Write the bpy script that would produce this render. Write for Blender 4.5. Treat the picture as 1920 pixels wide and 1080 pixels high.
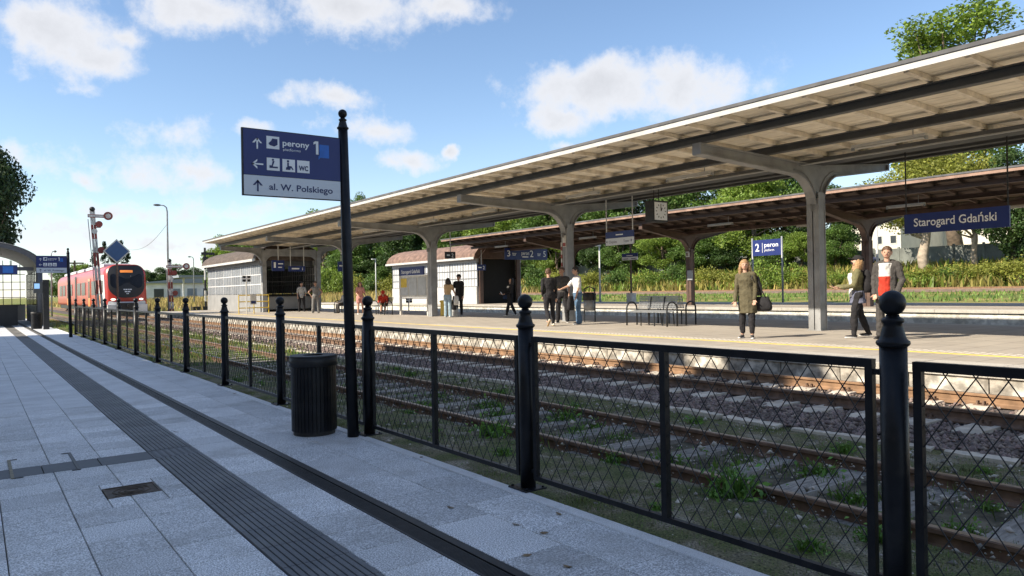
import bpy, bmesh, math, random
import numpy as np
from mathutils import Vector, Matrix, Quaternion

for o in list(bpy.data.objects): bpy.data.objects.remove(o)
scene = bpy.context.scene
COL = scene.collection
rnd = random.Random(7)
R_ = math.radians

# ------------------------------------------------------------------ camera
EYE = 1.40
FPX, CX, CY = 1380.0, 960.0, 540.0
VPX, VPY, ROLL = -50.0, 562.0, 0.0175      # vanishing point of the tracks (+Y) and horizon slope
_v = np.array([VPX-CX, VPY-CY, FPX]); _v /= np.linalg.norm(_v)
_p = np.array([VPX-CX+1000, VPY-CY-1000*ROLL, FPX])
_n = np.cross(_p, _v); _n /= np.linalg.norm(_n)
if _n[1] > 0: _n = -_n
RW = np.array([np.cross(_v, _n), _v, _n])   # world = RW @ cam(x right, y down, z forward)
CAMP = np.array([0, 0, EYE])
def ray(px, py): return RW @ np.array([px-CX, py-CY, FPX])
def onz(px, py, z):
    d = ray(px, py); return Vector(CAMP + d*((z-EYE)/d[2]))
def onx(px, py, x):
    d = ray(px, py); return Vector(CAMP + d*(x/d[0]))
def ony(px, py, y):
    d = ray(px, py); return Vector(CAMP + d*(y/d[1]))
cam_d = bpy.data.cameras.new('camera')
cam = bpy.data.objects.new('camera', cam_d); COL.objects.link(cam)
m3 = Matrix([[RW[i][0], -RW[i][1], -RW[i][2]] for i in range(3)])
cam.matrix_world = Matrix.Translation((0, 0, EYE)) @ m3.to_4x4()
cam_d.sensor_width = 36; cam_d.lens = FPX*36/1920
cam_d.clip_start = 0.05; cam_d.clip_end = 4000
scene.camera = cam

# ------------------------------------------------------------------ world, sun, exposure
LDIR = Vector((1.31, -0.30, -1.0)).normalized()      # direction the sunlight travels
SUN_EL = math.asin(-LDIR.z)
SUN_AZ = math.atan2(-LDIR.x, -LDIR.y)                # clockwise from +Y
world = bpy.data.worlds.new('World'); scene.world = world
world.use_nodes = True
wt = world.node_tree; wt.nodes.clear()
def wn(t, **k):
    n = wt.nodes.new(t)
    for a, b in k.items(): setattr(n, a, b)
    return n
def wmath(op, a, b=None, c=None, clamp=False):
    n = wn('ShaderNodeMath', operation=op, use_clamp=clamp)
    for i, s in enumerate((a, b, c)):
        if s is None: continue
        if isinstance(s, (int, float)): n.inputs[i].default_value = s
        else: wt.links.new(s, n.inputs[i])
    return n.outputs[0]
def wvec(op, a, b=None, out=0):
    n = wn('ShaderNodeVectorMath', operation=op)
    for i, s in enumerate((a, b)):
        if s is None: continue
        if isinstance(s, (tuple, list)): n.inputs[i].default_value = s
        else: wt.links.new(s, n.inputs[i])
    return n.outputs[out]
sky = wn('ShaderNodeTexSky'); sky.sky_type = 'NISHITA'; sky.sun_disc = False
sky.sun_elevation = SUN_EL; sky.sun_rotation = SUN_AZ
sky.air_density = 1.0; sky.dust_density = 0.05; sky.altitude = 400; sky.ozone_density = 2.2
tc = wn('ShaderNodeTexCoord')
D = tc.outputs['Generated']
sep = wn('ShaderNodeSeparateXYZ'); wt.links.new(D, sep.inputs[0])
az = wmath('ARCTAN2', sep.outputs[0], sep.outputs[1])
el = wmath('ARCSINE', sep.outputs[2])
comb = wn('ShaderNodeCombineXYZ'); wt.links.new(az, comb.inputs[0]); wt.links.new(el, comb.inputs[1])
def noise(vec, scale, detail, rough=.55):
    n = wn('ShaderNodeTexNoise'); n.inputs['Scale'].default_value = scale
    n.inputs['Detail'].default_value = detail; n.inputs['Roughness'].default_value = rough
    wt.links.new(vec, n.inputs['Vector']); return n
nz = noise(D, 9, 6, .6)
nzf = noise(D, 24, 9, .66)
warp = wvec('MULTIPLY', wvec('SUBTRACT', nz.outputs['Color'], (.5, .5, .5)), (.13, .075, 0))
uv = wvec('ADD', comb.outputs[0], warp)
CLOUDS = [  # photo x, y, half width, half height, weight
 (120, 60, 105, 62, 1.0), (170, 105, 85, 42, .9), (255, 65, 40, 20, .6), (380, 12, 125, 48, .95), (660, 22, 140, 56, 1.0), (840, 8, 100, 36, .85),
 (1110, 165, 185, 62, 1.15), (1040, 215, 70, 45, 1.0), (1290, 160, 170, 58, .85), (1050, 272, 60, 16, .8),
 (320, 243, 75, 30, .55), (340, 320, 105, 36, .78), (620, 180, 75, 24, .8), (690, 235, 90, 34, .8),
 (755, 298, 80, 26, .9), (852, 281, 22, 16, .9), (180, 340, 32, 18, .6), (70, 310, 50, 28, .45),
 (210, 395, 130, 24, .7), (90, 440, 140, 34, .65), (420, 395, 120, 30, .6), (330, 458, 210, 26, .65), (155, 165, 28, 16, .45), (560, 360, 60, 20, .5), (500, 240, 40, 14, .45)]
acc = None
for (x, y, rx, ry, w) in CLOUDS:
    d = ray(x, y); d = d/np.linalg.norm(d)
    a0 = math.atan2(d[0], d[1]); e0 = math.asin(d[2])
    c = wvec('MULTIPLY', wvec('SUBTRACT', uv, (a0, e0, 0)), (FPX/rx*.88, FPX/ry*.88, 0))
    L = wvec('LENGTH', c, out=1)
    v = wmath('MULTIPLY_ADD', L, -w, w)
    acc = v if acc is None else wmath('SMOOTH_MAX', acc, v, .25)
# fair-weather clouds over the rest of the sky
elr = wmath('ADD', wmath('MAXIMUM', sep.outputs[2], 0), .18)
pl = wvec('DIVIDE', D, None)
cz = wn('ShaderNodeCombineXYZ'); [wt.links.new(elr, cz.inputs[i]) for i in range(3)]
wt.links.new(cz.outputs[0], pl.node.inputs[1])
gen = wmath('SUBTRACT', noise(pl, 1.4, 5, .55).outputs['Fac'], .46)
vd = ray(960, 400); va = math.atan2(vd[0], vd[1])
off = wmath('ABSOLUTE', wmath('SUBTRACT', az, va))
outm = wmath('MAXIMUM', wmath('MULTIPLY_ADD', off, 6.0, -3.9, True), wmath('MULTIPLY_ADD', el, 8.0, -3.4, True), None, True)
gen = wmath('MULTIPLY_ADD', wmath('MULTIPLY', gen, 3.0), outm, wmath('MULTIPLY_ADD', outm, 1.0, -1.0))
acc = wmath('MAXIMUM', acc, gen)
dens = wmath('ADD', acc, wmath('MULTIPLY', wmath('SUBTRACT', nzf.outputs['Fac'], .5), 1.35))
dens = wmath('ADD', dens, wmath('MULTIPLY', wmath('SUBTRACT', nz.outputs['Fac'], .5), .8))
mr = wn('ShaderNodeMapRange', interpolation_type='SMOOTHSTEP'); mr.inputs[1].default_value = -.02; mr.inputs[2].default_value = .72
wt.links.new(dens, mr.inputs[0])
mask = wmath('MULTIPLY', mr.outputs[0], .93)
# thin bright veil low over the horizon
veil = wmath('MULTIPLY', wmath('POWER', wmath('SUBTRACT', 1.0, wmath('MAXIMUM', sep.outputs[2], 0.0)), 12.0), .55)
mask = wmath('MAXIMUM', mask, veil, None, True)
core = wn('ShaderNodeMapRange'); core.inputs[1].default_value = .25; core.inputs[2].default_value = 1.25
core.inputs[3].default_value = 1.04; core.inputs[4].default_value = .80
wt.links.new(dens, core.inputs[0])
ccol = wn('ShaderNodeMix', data_type='RGBA', blend_type='MULTIPLY'); ccol.inputs[0].default_value = 1
CLOUD_NODE = ccol
ccol.inputs[6].default_value = (4.7, 4.75, 4.95, 1)
wt.links.new(core.outputs[0], ccol.inputs[7])
mix = wn('ShaderNodeMix', data_type='RGBA'); wt.links.new(mask, mix.inputs[0])
wt.links.new(sky.outputs[0], mix.inputs[6]); wt.links.new(ccol.outputs[2], mix.inputs[7])
bg = wn('ShaderNodeBackground'); bg.inputs[1].default_value = 0.10
wo = wn('ShaderNodeOutputWorld')
wt.links.new(mix.outputs[2], bg.inputs[0]); wt.links.new(bg.outputs[0], wo.inputs[0])
sun_d = bpy.data.lights.new('sun', 'SUN'); sun_d.energy = 4.1; sun_d.angle = R_(.55); sun_d.color = (1, .90, .74)
sun = bpy.data.objects.new('sun', sun_d); COL.objects.link(sun)
sun.rotation_euler = LDIR.to_track_quat('-Z', 'Y').to_euler(); sun.location = (-20, 5, 20)
vs = scene.view_settings
vs.view_transform = 'Standard'; vs.look = 'None'; vs.exposure = 1.0; vs.gamma = 1; vs.use_curve_mapping = False
scene.render.engine = 'CYCLES'; scene.cycles.max_bounces = 10; scene.cycles.diffuse_bounces = 6

# ------------------------------------------------------------------ materials
MATS = {}
def mat(name, col, rough=.6, metal=0.0, var=.12, scale=6.0, col2=None, bump=0.0, bscale=40.0, orand=.0, speck=None, coat=0.0, stretch=None, island=0.0, trans=0.0, spec=.5, stain=None):
    if name in MATS: return MATS[name]
    m = bpy.data.materials.new(name); m.use_nodes = True; MATS[name] = m
    nt = m.node_tree; nt.nodes.clear()
    N = lambda t, **k: (lambda n: ([setattr(n, a, b) for a, b in k.items()], n)[1])(nt.nodes.new(t))
    L = nt.links.new
    out = N('ShaderNodeOutputMaterial'); b = N('ShaderNodeBsdfPrincipled'); L(b.outputs[0], out.inputs[0])
    b.inputs['Roughness'].default_value = rough; b.inputs['Metallic'].default_value = metal
    b.inputs['Specular IOR Level'].default_value = spec
    if coat: b.inputs['Coat Weight'].default_value = coat; b.inputs['Coat Roughness'].default_value = .15
    t = N('ShaderNodeTexCoord'); vec = t.outputs['Object']
    if orand:
        oi = N('ShaderNodeObjectInfo'); om = N('ShaderNodeMath', operation='MULTIPLY'); om.inputs[1].default_value = 37.0; L(oi.outputs['Random'], om.inputs[0])
        va_ = N('ShaderNodeVectorMath', operation='ADD'); L(vec, va_.inputs[0]); L(om.outputs[0], va_.inputs[1]); vec = va_.outputs[0]
    if stretch:
        mp = N('ShaderNodeMapping'); mp.inputs['Scale'].default_value = stretch; L(vec, mp.inputs[0]); vec = mp.outputs[0]
    n1 = N('ShaderNodeTexNoise'); n1.inputs['Scale'].default_value = scale; n1.inputs['Detail'].default_value = 5; L(vec, n1.inputs['Vector'])
    c = col; lo = tuple(x*(1-var) for x in c[:3])+(1,); hi = tuple(min(1, x*(1+var)) for x in (col2 or c)[:3])+(1,)
    r = N('ShaderNodeValToRGB'); r.color_ramp.elements[0].position = .35; r.color_ramp.elements[1].position = .65
    r.color_ramp.elements[0].color = lo; r.color_ramp.elements[1].color = hi
    L(n1.outputs['Fac'], r.inputs[0]); cur = r.outputs[0]
    if speck:       # (scale, strength, dark colour)
        ns = N('ShaderNodeTexNoise'); ns.inputs['Scale'].default_value = speck[0]; ns.inputs['Detail'].default_value = 2; L(vec, ns.inputs['Vector'])
        rr = N('ShaderNodeValToRGB'); rr.color_ramp.elements[0].position = .40; rr.color_ramp.elements[1].position = .62
        L(ns.outputs['Fac'], rr.inputs[0])
        mx = N('ShaderNodeMix', data_type='RGBA', blend_type='MULTIPLY'); mx.inputs[0].default_value = speck[1]
        L(cur, mx.inputs[6]); L(rr.outputs[0], mx.inputs[7]); cur = mx.outputs[2]
    if stain:       # (scale, strength, dirt colour): blotches, drips and worn patches in world space
        gp = N('ShaderNodeNewGeometry'); n3 = N('ShaderNodeTexNoise'); n3.inputs['Scale'].default_value = stain[0]; n3.inputs['Detail'].default_value = 8; n3.inputs['Roughness'].default_value = .65; L(gp.outputs['Position'], n3.inputs['Vector'])
        r3 = N('ShaderNodeValToRGB'); r3.color_ramp.elements[0].position = .50; r3.color_ramp.elements[1].position = .72; L(n3.outputs['Fac'], r3.inputs[0])
        m5 = N('ShaderNodeMath', operation='MULTIPLY'); m5.inputs[1].default_value = stain[1]; L(r3.outputs[0], m5.inputs[0])
        mx3 = N('ShaderNodeMix', data_type='RGBA'); L(m5.outputs[0], mx3.inputs[0]); L(cur, mx3.inputs[6]); mx3.inputs[7].default_value = stain[2]+(1,); cur = mx3.outputs[2]
    if orand or island:
        src = N('ShaderNodeObjectInfo').outputs['Random'] if orand else N('ShaderNodeNewGeometry').outputs['Random Per Island']
        k = orand or island
        ma = N('ShaderNodeMapRange'); ma.inputs[3].default_value = 1-k; ma.inputs[4].default_value = 1+k; L(src, ma.inputs[0])
        h = N('ShaderNodeHueSaturation'); L(ma.outputs[0], h.inputs['Value']); L(cur, h.inputs['Color'])
        if island:
            mh = N('ShaderNodeMapRange'); mh.inputs[3].default_value = .5-island*.05; mh.inputs[4].default_value = .5+island*.04
            wh = N('ShaderNodeMath', operation='FRACT'); w7 = N('ShaderNodeMath', operation='MULTIPLY'); w7.inputs[1].default_value = 7.31
            L(src, w7.inputs[0]); L(w7.outputs[0], wh.inputs[0]); L(wh.outputs[0], mh.inputs[0]); L(mh.outputs[0], h.inputs['Hue'])
        cur = h.outputs[0]
    L(cur, b.inputs['Base Color'])
    if bump:
        nb = N('ShaderNodeTexNoise'); nb.inputs['Scale'].default_value = bscale; nb.inputs['Detail'].default_value = 4; L(vec, nb.inputs['Vector'])
        bp = N('ShaderNodeBump'); bp.inputs['Strength'].default_value = bump; bp.inputs['Distance'].default_value = .02
        L(nb.outputs['Fac'], bp.inputs['Height']); L(bp.outputs[0], b.inputs['Normal'])
    if trans:
        tr = N('ShaderNodeBsdfTranslucent'); L(cur, tr.inputs[0]); ms = N('ShaderNodeMixShader'); ms.inputs[0].default_value = trans
        L(b.outputs[0], ms.inputs[1]); L(tr.outputs[0], ms.inputs[2]); L(ms.outputs[0], out.inputs[0])
    return m
def emis(name, col, strength):
    m = bpy.data.materials.new(name); m.use_nodes = True; MATS[name] = m
    b = m.node_tree.nodes['Principled BSDF']; b.inputs['Base Color'].default_value = col+(1,)
    b.inputs['Emission Color'].default_value = col+(1,); b.inputs['Emission Strength'].default_value = strength
    return m
def glass(name, col, rough=.06, alpha=.35):
    m = bpy.data.materials.new(name); m.use_nodes = True; MATS[name] = m
    b = m.node_tree.nodes['Principled BSDF']; b.inputs['Base Color'].default_value = col+(1,)
    b.inputs['Roughness'].default_value = rough; b.inputs['Alpha'].default_value = alpha
    return m

# ------------------------------------------------------------------ mesh builder
class MB:
    def __init__(s): s.v = []; s.f = []
    def add(s, vs, fs):
        k = len(s.v); s.v += [tuple(p) for p in vs]; s.f += [tuple(i+k for i in f) for f in fs]; return s
    def box(s, x0, x1, y0, y1, z0, z1):
        return s.add([(x0,y0,z0),(x1,y0,z0),(x1,y1,z0),(x0,y1,z0),(x0,y0,z1),(x1,y0,z1),(x1,y1,z1),(x0,y1,z1)],
                     [(0,3,2,1),(4,5,6,7),(0,1,5,4),(1,2,6,5),(2,3,7,6),(3,0,4,7)])
    def bbox(s, x0, x1, y0, y1, z0, z1, c=.004):      # box with chamfered top edges
        a = [(x0,y0,z0),(x1,y0,z0),(x1,y1,z0),(x0,y1,z0),(x0,y0,z1-c),(x1,y0,z1-c),(x1,y1,z1-c),(x0,y1,z1-c),
             (x0+c,y0+c,z1),(x1-c,y0+c,z1),(x1-c,y1-c,z1),(x0+c,y1-c,z1)]
        return s.add(a, [(0,3,2,1),(0,1,5,4),(1,2,6,5),(2,3,7,6),(3,0,4,7),(4,5,9,8),(5,6,10,9),(6,7,11,10),(7,4,8,11),(8,9,10,11)])
    def beam(s, p, q, w, h, up=(0,0,1)):
        p, q = Vector(p), Vector(q); d = (q-p).normalized(); u = Vector(up)
        if abs(d.dot(u)) > .98: u = Vector((0,1,0))
        r = d.cross(u).normalized(); u = r.cross(d)
        a = [p+r*(i*w/2)+u*(j*h/2) for i, j in ((-1,-1),(1,-1),(1,1),(-1,1))]
        b = [x+(q-p) for x in a]
        return s.add(a+b, [(0,3,2,1),(4,5,6,7),(0,1,5,4),(1,2,6,5),(2,3,7,6),(3,0,4,7)])
    def tube(s, pts, r, n=8, caps=True, closed=False):
        pts = [Vector(p) for p in pts]; m = len(pts)
        rs = r if isinstance(r, (list, tuple)) else [r]*m
        ref = None; rings = []
        for i, p in enumerate(pts):
            if closed: d = (pts[(i+1)%m]-pts[i-1])
            else: d = (pts[min(i+1, m-1)]-pts[max(i-1, 0)])
            d.normalize()
            if ref is None:
                ref = Vector((0,0,1)) if abs(d.z) < .9 else Vector((1,0,0))
            a = d.cross(ref)
            if a.length < 1e-4: a = d.cross(Vector((0,1,0)))
            a.normalize(); b = a.cross(d); ref = b
            rings.append([p+(a*math.cos(t)+b*math.sin(t))*rs[i] for t in [2*math.pi*j/n for j in range(n)]])
        vs = [v for rg in rings for v in rg]; fs = []
        for i in range(m if closed else m-1):
            k = (i+1) % m
            for j in range(n):
                fs.append((i*n+j, i*n+(j+1)%n, k*n+(j+1)%n, k*n+j))
        if caps and not closed: fs += [tuple(range(n-1,-1,-1)), tuple(range((m-1)*n, m*n))]
        return s.add(vs, fs)
    def lathe(s, prof, c=(0,0,0), n=16):
        vs = []; fs = []
        for (r, z) in prof:
            for j in range(n):
                t = 2*math.pi*j/n; vs.append((c[0]+r*math.cos(t), c[1]+r*math.sin(t), c[2]+z))
        for i in range(len(prof)-1):
            for j in range(n): fs.append((i*n+j, i*n+(j+1)%n, (i+1)*n+(j+1)%n, (i+1)*n+j))
        fs += [tuple(range(n-1,-1,-1)), tuple(range((len(prof)-1)*n, len(prof)*n))]
        return s.add(vs, fs)
    def sphere(s, c, r, n=10, m=7, sc=(1,1,1)):
        prof = [(max(1e-4, math.sin(math.pi*i/m)), -math.cos(math.pi*i/m)) for i in range(m+1)]
        k = len(s.v); s.lathe(prof, (0,0,0), n)
        for i in range(k, len(s.v)):
            x, y, z = s.v[i]; s.v[i] = (c[0]+x*r*sc[0], c[1]+y*r*sc[1], c[2]+z*r*sc[2])
        return s
    def prism(s, poly, axis, a, b):
        f = {'y': lambda p, t: (p[0], t, p[1]), 'x': lambda p, t: (t, p[0], p[1]), 'z': lambda p, t: (p[0], p[1], t)}[axis]
        n = len(poly); vs = [f(p, a) for p in poly]+[f(p, b) for p in poly]
        fs = [(i, (i+1)%n, n+(i+1)%n, n+i) for i in range(n)]+[tuple(range(n-1,-1,-1)), tuple(range(n, 2*n))]
        return s.add(vs, fs)
    def plate(s, poly3, nrm, t):
        a = [Vector(p) for p in poly3]; b = [p+Vector(nrm)*t for p in a]; n = len(a)
        return s.add(a+b, [(i, (i+1)%n, n+(i+1)%n, n+i) for i in range(n)]+[tuple(range(n-1,-1,-1)), tuple(range(n, 2*n))])
    def mesh(s, name, m, smooth=False, off=None):
        me = bpy.data.meshes.new(name)
        vs = s.v if off is None else [(x-off[0], y-off[1], z-off[2]) for x, y, z in s.v]
        me.from_pydata(vs, [], s.f); me.materials.append(MATS[m] if isinstance(m, str) else m)
        if smooth: me.polygons.foreach_set('use_smooth', [True]*len(me.polygons))
        bm = bmesh.new(); bm.from_mesh(me); bmesh.ops.recalc_face_normals(bm, faces=bm.faces); bm.to_mesh(me); bm.free()
        return me
    def build(s, name, m, parent=None, smooth=False, world=True):
        off = None
        if parent is not None and world: off = wloc(parent)
        return link(name, s.mesh(name, m, smooth, off), parent)
def wloc(o):
    p = Vector(o.location); q = o.parent
    while q is not None: p = p+Vector(q.location); q = q.parent
    return p
def link(name, me, parent=None, loc=None):
    o = bpy.data.objects.new(name, me); COL.objects.link(o)
    if parent is not None: o.parent = parent
    if loc is not None: o.location = loc
    return o
def tag(o, label=None, cat=None, group=None, kind=None):
    for k, v in (('label', label), ('category', cat), ('group', group), ('kind', kind)):
        if v: o[k] = v
    return o
def thing(name, label, cat, loc=(0,0,0), rz=0.0, group=None):
    o = bpy.data.objects.new(name, None); COL.objects.link(o); o.empty_display_size = .1
    o.location = loc; o.rotation_euler = (0, 0, rz)
    return tag(o, label, cat, group)
def struct(name, loc=None):
    o = bpy.data.objects.new(name, None); COL.objects.link(o); o['kind'] = 'structure'
    if loc: o.location = loc
    return o
def dup(root, loc=None, rz=None, label=None, parent=None):
    c = root.copy(); COL.objects.link(c); c.parent = parent
    if loc is not None: c.location = loc
    if rz is not None: c.rotation_euler = (0, 0, rz)
    if label: c['label'] = label
    for ch in root.children: dup(ch, parent=c)
    return c
def text(s, size, m, o, u, v, parent, width=None, align='LEFT', name='lettering', eps=.003, bold=0.0):
    cu = bpy.data.curves.new('t', 'FONT'); cu.body = s; cu.size = size; cu.resolution_u = 3
    cu.align_x = align; cu.offset = bold
    ob = bpy.data.objects.new('t', cu)
    me = bpy.data.meshes.new_from_object(ob); bpy.data.objects.remove(ob); bpy.data.curves.remove(cu)
    u = Vector(u).normalized(); v = Vector(v).normalized(); n = u.cross(v); o = Vector(o)-wloc(parent)
    xs = [p.co.x for p in me.vertices]; k = 1.0; x0 = min(xs) if align == 'LEFT' and xs else 0.0
    if width and xs: k = width/(max(xs)-min(xs))
    for p in me.vertices: p.co = o+u*((p.co.x-x0)*k)+v*p.co.y+n*eps
    me.materials.clear(); me.materials.append(MATS[m])
    return link(name, me, parent)
def panel(o, u, v, w, h, t, m, parent, name='panel'):
    """flat plate: o lower-left of its front face, front faces u x v"""
    u, v, o = Vector(u).normalized(), Vector(v).normalized(), Vector(o); n = u.cross(v)
    mb = MB(); a = [o, o+u*w, o+u*w+v*h, o+v*h]
    mb.plate(a, -n, t); return mb.build(name, m, parent)
# ------------------------------------------------------------------ palette
mat('granite', (.92,.92,.92), .62, var=.06, scale=3, speck=(120, .62, 0), orand=.17, stain=(1.9, .75, (.36,.35,.33)), bump=.12, bscale=120)
mat('granite_far', (.72,.725,.73), .62, var=.10, scale=2, speck=(60, .25, 0), stain=(1.3, .5, (.40,.39,.37)))
mat('mortar', (.14,.13,.115), .9, var=.4, scale=3)
mat('tactile', (.15,.155,.165), .6, var=.12, scale=4, speck=(150, .35, 0), orand=.10, stain=(2.2,.5,(.24,.235,.22)))
mat('anthracite', (.075,.08,.09), .6, var=.08, scale=8)
mat('cast_iron', (.028,.028,.03), .5, metal=.4, var=.25, scale=12)
mat('rust_iron', (.11,.085,.065), .75, metal=.2, var=.35, scale=14, bump=.4, bscale=60)
mat('kerb', (.86,.865,.87), .7, var=.06, scale=5, speck=(200, .3, 0), orand=.05)
mat('black_paint', (.008,.0085,.011), .38, var=.35, scale=9, spec=.3, stain=(6, .35, (.045,.042,.038)), bump=.08, bscale=90)
mat('black_matt', (.017,.017,.018), .55, var=.3, scale=12, stain=(7, .4, (.06,.05,.042)))
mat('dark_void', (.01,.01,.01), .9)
mat('soil', (.075,.068,.042), .95, var=.45, scale=7, col2=(.12,.105,.07), bump=.7, bscale=30)
mat('concrete', (.42,.40,.36), .85, var=.12, scale=3, bump=.2, bscale=30, speck=(18,.25,0))
mat('concrete_stained', (.48,.43,.36), .9, var=.2, scale=2.2, col2=(.60,.56,.49), bump=.4, bscale=20, speck=(9,.45,0))
mat('coping', (.50,.465,.41), .85, var=.08, scale=4, orand=.10, speck=(40,.2,0), stain=(1.5,.5,(.34,.31,.27)))
mat('white_face', (.74,.70,.61), .85, var=.14, scale=1.2, col2=(.84,.82,.76), speck=(6,.3,0), bump=.3, bscale=15)
mat('yellow_line', (.80,.58,.08), .7, var=.12, scale=6)
mat('rail_side', (.20,.125,.085), .75, metal=.25, var=.3, scale=9)
mat('rail_side_orange', (.27,.16,.09), .8, metal=.1, var=.25, scale=7)
mat('rail_top', (.36,.29,.23), .38, metal=.8, var=.2, scale=20)
mat('wood_sleeper', (.29,.265,.235), .9, var=.35, scale=5, stretch=(1,8,1), bump=.6, bscale=20, orand=.2)
mat('concrete_sleeper', (.56,.50,.41), .9, var=.2, scale=6, orand=.15)
mat('ballast_stone', (.215,.165,.14), .9, var=.25, scale=8, island=.55)
mat('ballast_bed', (.10,.085,.08), .95, var=.4, scale=25, bump=.8, bscale=50)
mat('grass_green', (.16,.26,.055), .7, var=.2, scale=2, island=.35, trans=.25)
mat('grass_moss', (.15,.17,.065), .8, var=.25, scale=2, island=.35, trans=.15)
mat('grass_dry', (.36,.27,.105), .8, var=.25, scale=.15, col2=(.42,.34,.12), island=.35, trans=.25)
mat('weed_yellow', (.25,.25,.055), .8, var=.25, scale=.2, col2=(.36,.30,.08), island=.35, trans=.25)
mat('weed_leaf', (.16,.31,.055), .6, var=.2, scale=3, island=.3, trans=.3)
mat('lawn', (.14,.20,.05), .9, var=.3, scale=.5, bump=.5, bscale=8)

def paver_mat(name, col, sx, sy, mortar=.6, var=.06):
    m = mat(name, col, .85, var=.08, scale=1.3)
    nt = m.node_tree; b = nt.nodes['Principled BSDF']; cur = b.inputs['Base Color'].links[0].from_socket
    t = nt.nodes['Texture Coordinate']; br = nt.nodes.new('ShaderNodeTexBrick'); br.offset = .5
    br.inputs['Scale'].default_value = 1; br.inputs['Mortar Size'].default_value = .012; br.inputs['Brick Width'].default_value = sx; br.inputs['Row Height'].default_value = sy
    br.inputs['Color1'].default_value = (1-var,)*3+(1,); br.inputs['Color2'].default_value = (1,1,1,1); br.inputs['Mortar'].default_value = (mortar,)*3+(1,)
    nt.links.new(t.outputs['Object'], br.inputs['Vector'])
    mx = nt.nodes.new('ShaderNodeMix'); mx.data_type = 'RGBA'; mx.blend_type = 'MULTIPLY'; mx.inputs[0].default_value = 1
    nt.links.new(cur, mx.inputs[6]); nt.links.new(br.outputs[0], mx.inputs[7]); nt.links.new(mx.outputs[2], b.inputs['Base Color'])
    return m
paver_mat('island_paver', (.40,.355,.30), .5, .5)
paver_mat('far_paver', (.46,.40,.33), .6, .6)

# ------------------------------------------------------------------ numpy mesh makers
nr = np.random.RandomState(11)
def poly_mesh(name, V, k, m, smooth=False):
    """V: (n,k,3) array of n separate k-gons"""
    n = len(V); me = bpy.data.meshes.new(name)
    me.vertices.add(n*k); me.vertices.foreach_set('co', np.asarray(V, dtype=np.float32).reshape(-1))
    me.loops.add(n*k); me.loops.foreach_set('vertex_index', np.arange(n*k, dtype=np.int32))
    me.polygons.add(n); me.polygons.foreach_set('loop_start', np.arange(0, n*k, k, dtype=np.int32))
    me.update(calc_edges=True); me.materials.append(MATS[m])
    return me
def blades(P, h, w, lean=.45):
    n = len(P); a = nr.rand(n)*6.283; d = np.stack([np.cos(a), np.sin(a), np.zeros(n)], 1); p = np.stack([-np.sin(a), np.cos(a), np.zeros(n)], 1)
    hh = (h*(.5+nr.rand(n)))[:, None]; ww = (w*(.6+.8*nr.rand(n)))[:, None]; ln = (lean*nr.rand(n))[:, None]
    mid = P+d*hh*ln*.4+np.array([0,0,1])*hh*.6
    tip = P+d*hh*ln+np.array([0,0,1])*hh
    return np.stack([P-p*ww/2, P+p*ww/2, mid+p*ww*.32, tip, mid-p*ww*.32], 1)
def leaves(P, size, flat=.6, ratio=.55, folded=True):
    n = len(P); N = nr.normal(size=(n,3)); N[:,2] += flat; N /= np.linalg.norm(N, axis=1)[:,None]
    t = nr.normal(size=(n,3)); u = np.cross(N, t); u /= np.linalg.norm(u, axis=1)[:,None]; v = np.cross(N, u)
    s = (size*(.6+.8*nr.rand(n)))[:,None]
    return np.stack([P-u*s/2, P-u*s*.05-v*s*ratio/2+N*s*.1, P+u*s/2, P+u*s*.05+v*s*ratio/2+N*s*.1], 1)

# ------------------------------------------------------------------ ground
GX = [(-1500,-.16),(3.02,-.16),(3.10,-.09),(3.6,-.085),(4.3,-.10),(4.5,-.13),(4.62,-.20),(5.2,-.215),(5.9,-.20),(6.05,-.13),(6.5,-.105),(6.95,-.12),(7.3,-.12),(10.5,-.14),(22,-.16),(27,-.1),(40,.40),(55,.72),(62,1.03),(66,1.8),(72,2.7),(80,3.0),(3000,3.0)]
def gz(x): return float(np.interp(x, [a for a, _ in GX], [b for _, b in GX]))
def sm_noise(x, y):
    return (math.sin(x*3.1+y*1.7)+math.sin(x*7.3-y*4.1+1)+math.sin(y*6.7+x*2.3+2)+math.sin(x*13+y*11))/4
xs = [-1500,-200,-30,3.02,3.1]+list(np.arange(3.2,7.01,.1))+[7.3,8,9,10.5,16,22,27,33,40,48,55,59,62,64,66,69,72,76,80,110,300,3000]
ys = [-300,-40]+list(np.arange(0,14,.12))+list(np.arange(14,30,.4))+[34,40,50,60,75,100,150,300,700,3000]
gv = []
for y in ys:
    for x in xs:
        z = gz(x)
        if 3.15 < x < 7.05: z += .016*sm_noise(x, y)
        elif x > 62: z += .25*sm_noise(x*.1, y*.13)
        gv.append((x, y, z))
nx = len(xs); gf = [(j*nx+i, j*nx+i+1, (j+1)*nx+i+1, (j+1)*nx+i) for j in range(len(ys)-1) for i in range(nx-1)]
gm = bpy.data.materials.new('ground_mix'); gm.use_nodes = True; MATS['ground_mix'] = gm
nt = gm.node_tree; b = nt.nodes['Principled BSDF']; b.inputs['Roughness'].default_value = .95; b.inputs['Specular IOR Level'].default_value = .2
t = nt.nodes.new('ShaderNodeTexCoord'); sp = nt.nodes.new('ShaderNodeSeparateXYZ'); nt.links.new(t.outputs['Object'], sp.inputs[0])
def gn(scale, det=5):
    n = nt.nodes.new('ShaderNodeTexNoise'); n.inputs['Scale'].default_value = scale; n.inputs['Detail'].default_value = det; nt.links.new(t.outputs['Object'], n.inputs['Vector']); return n.outputs['Fac']
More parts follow.
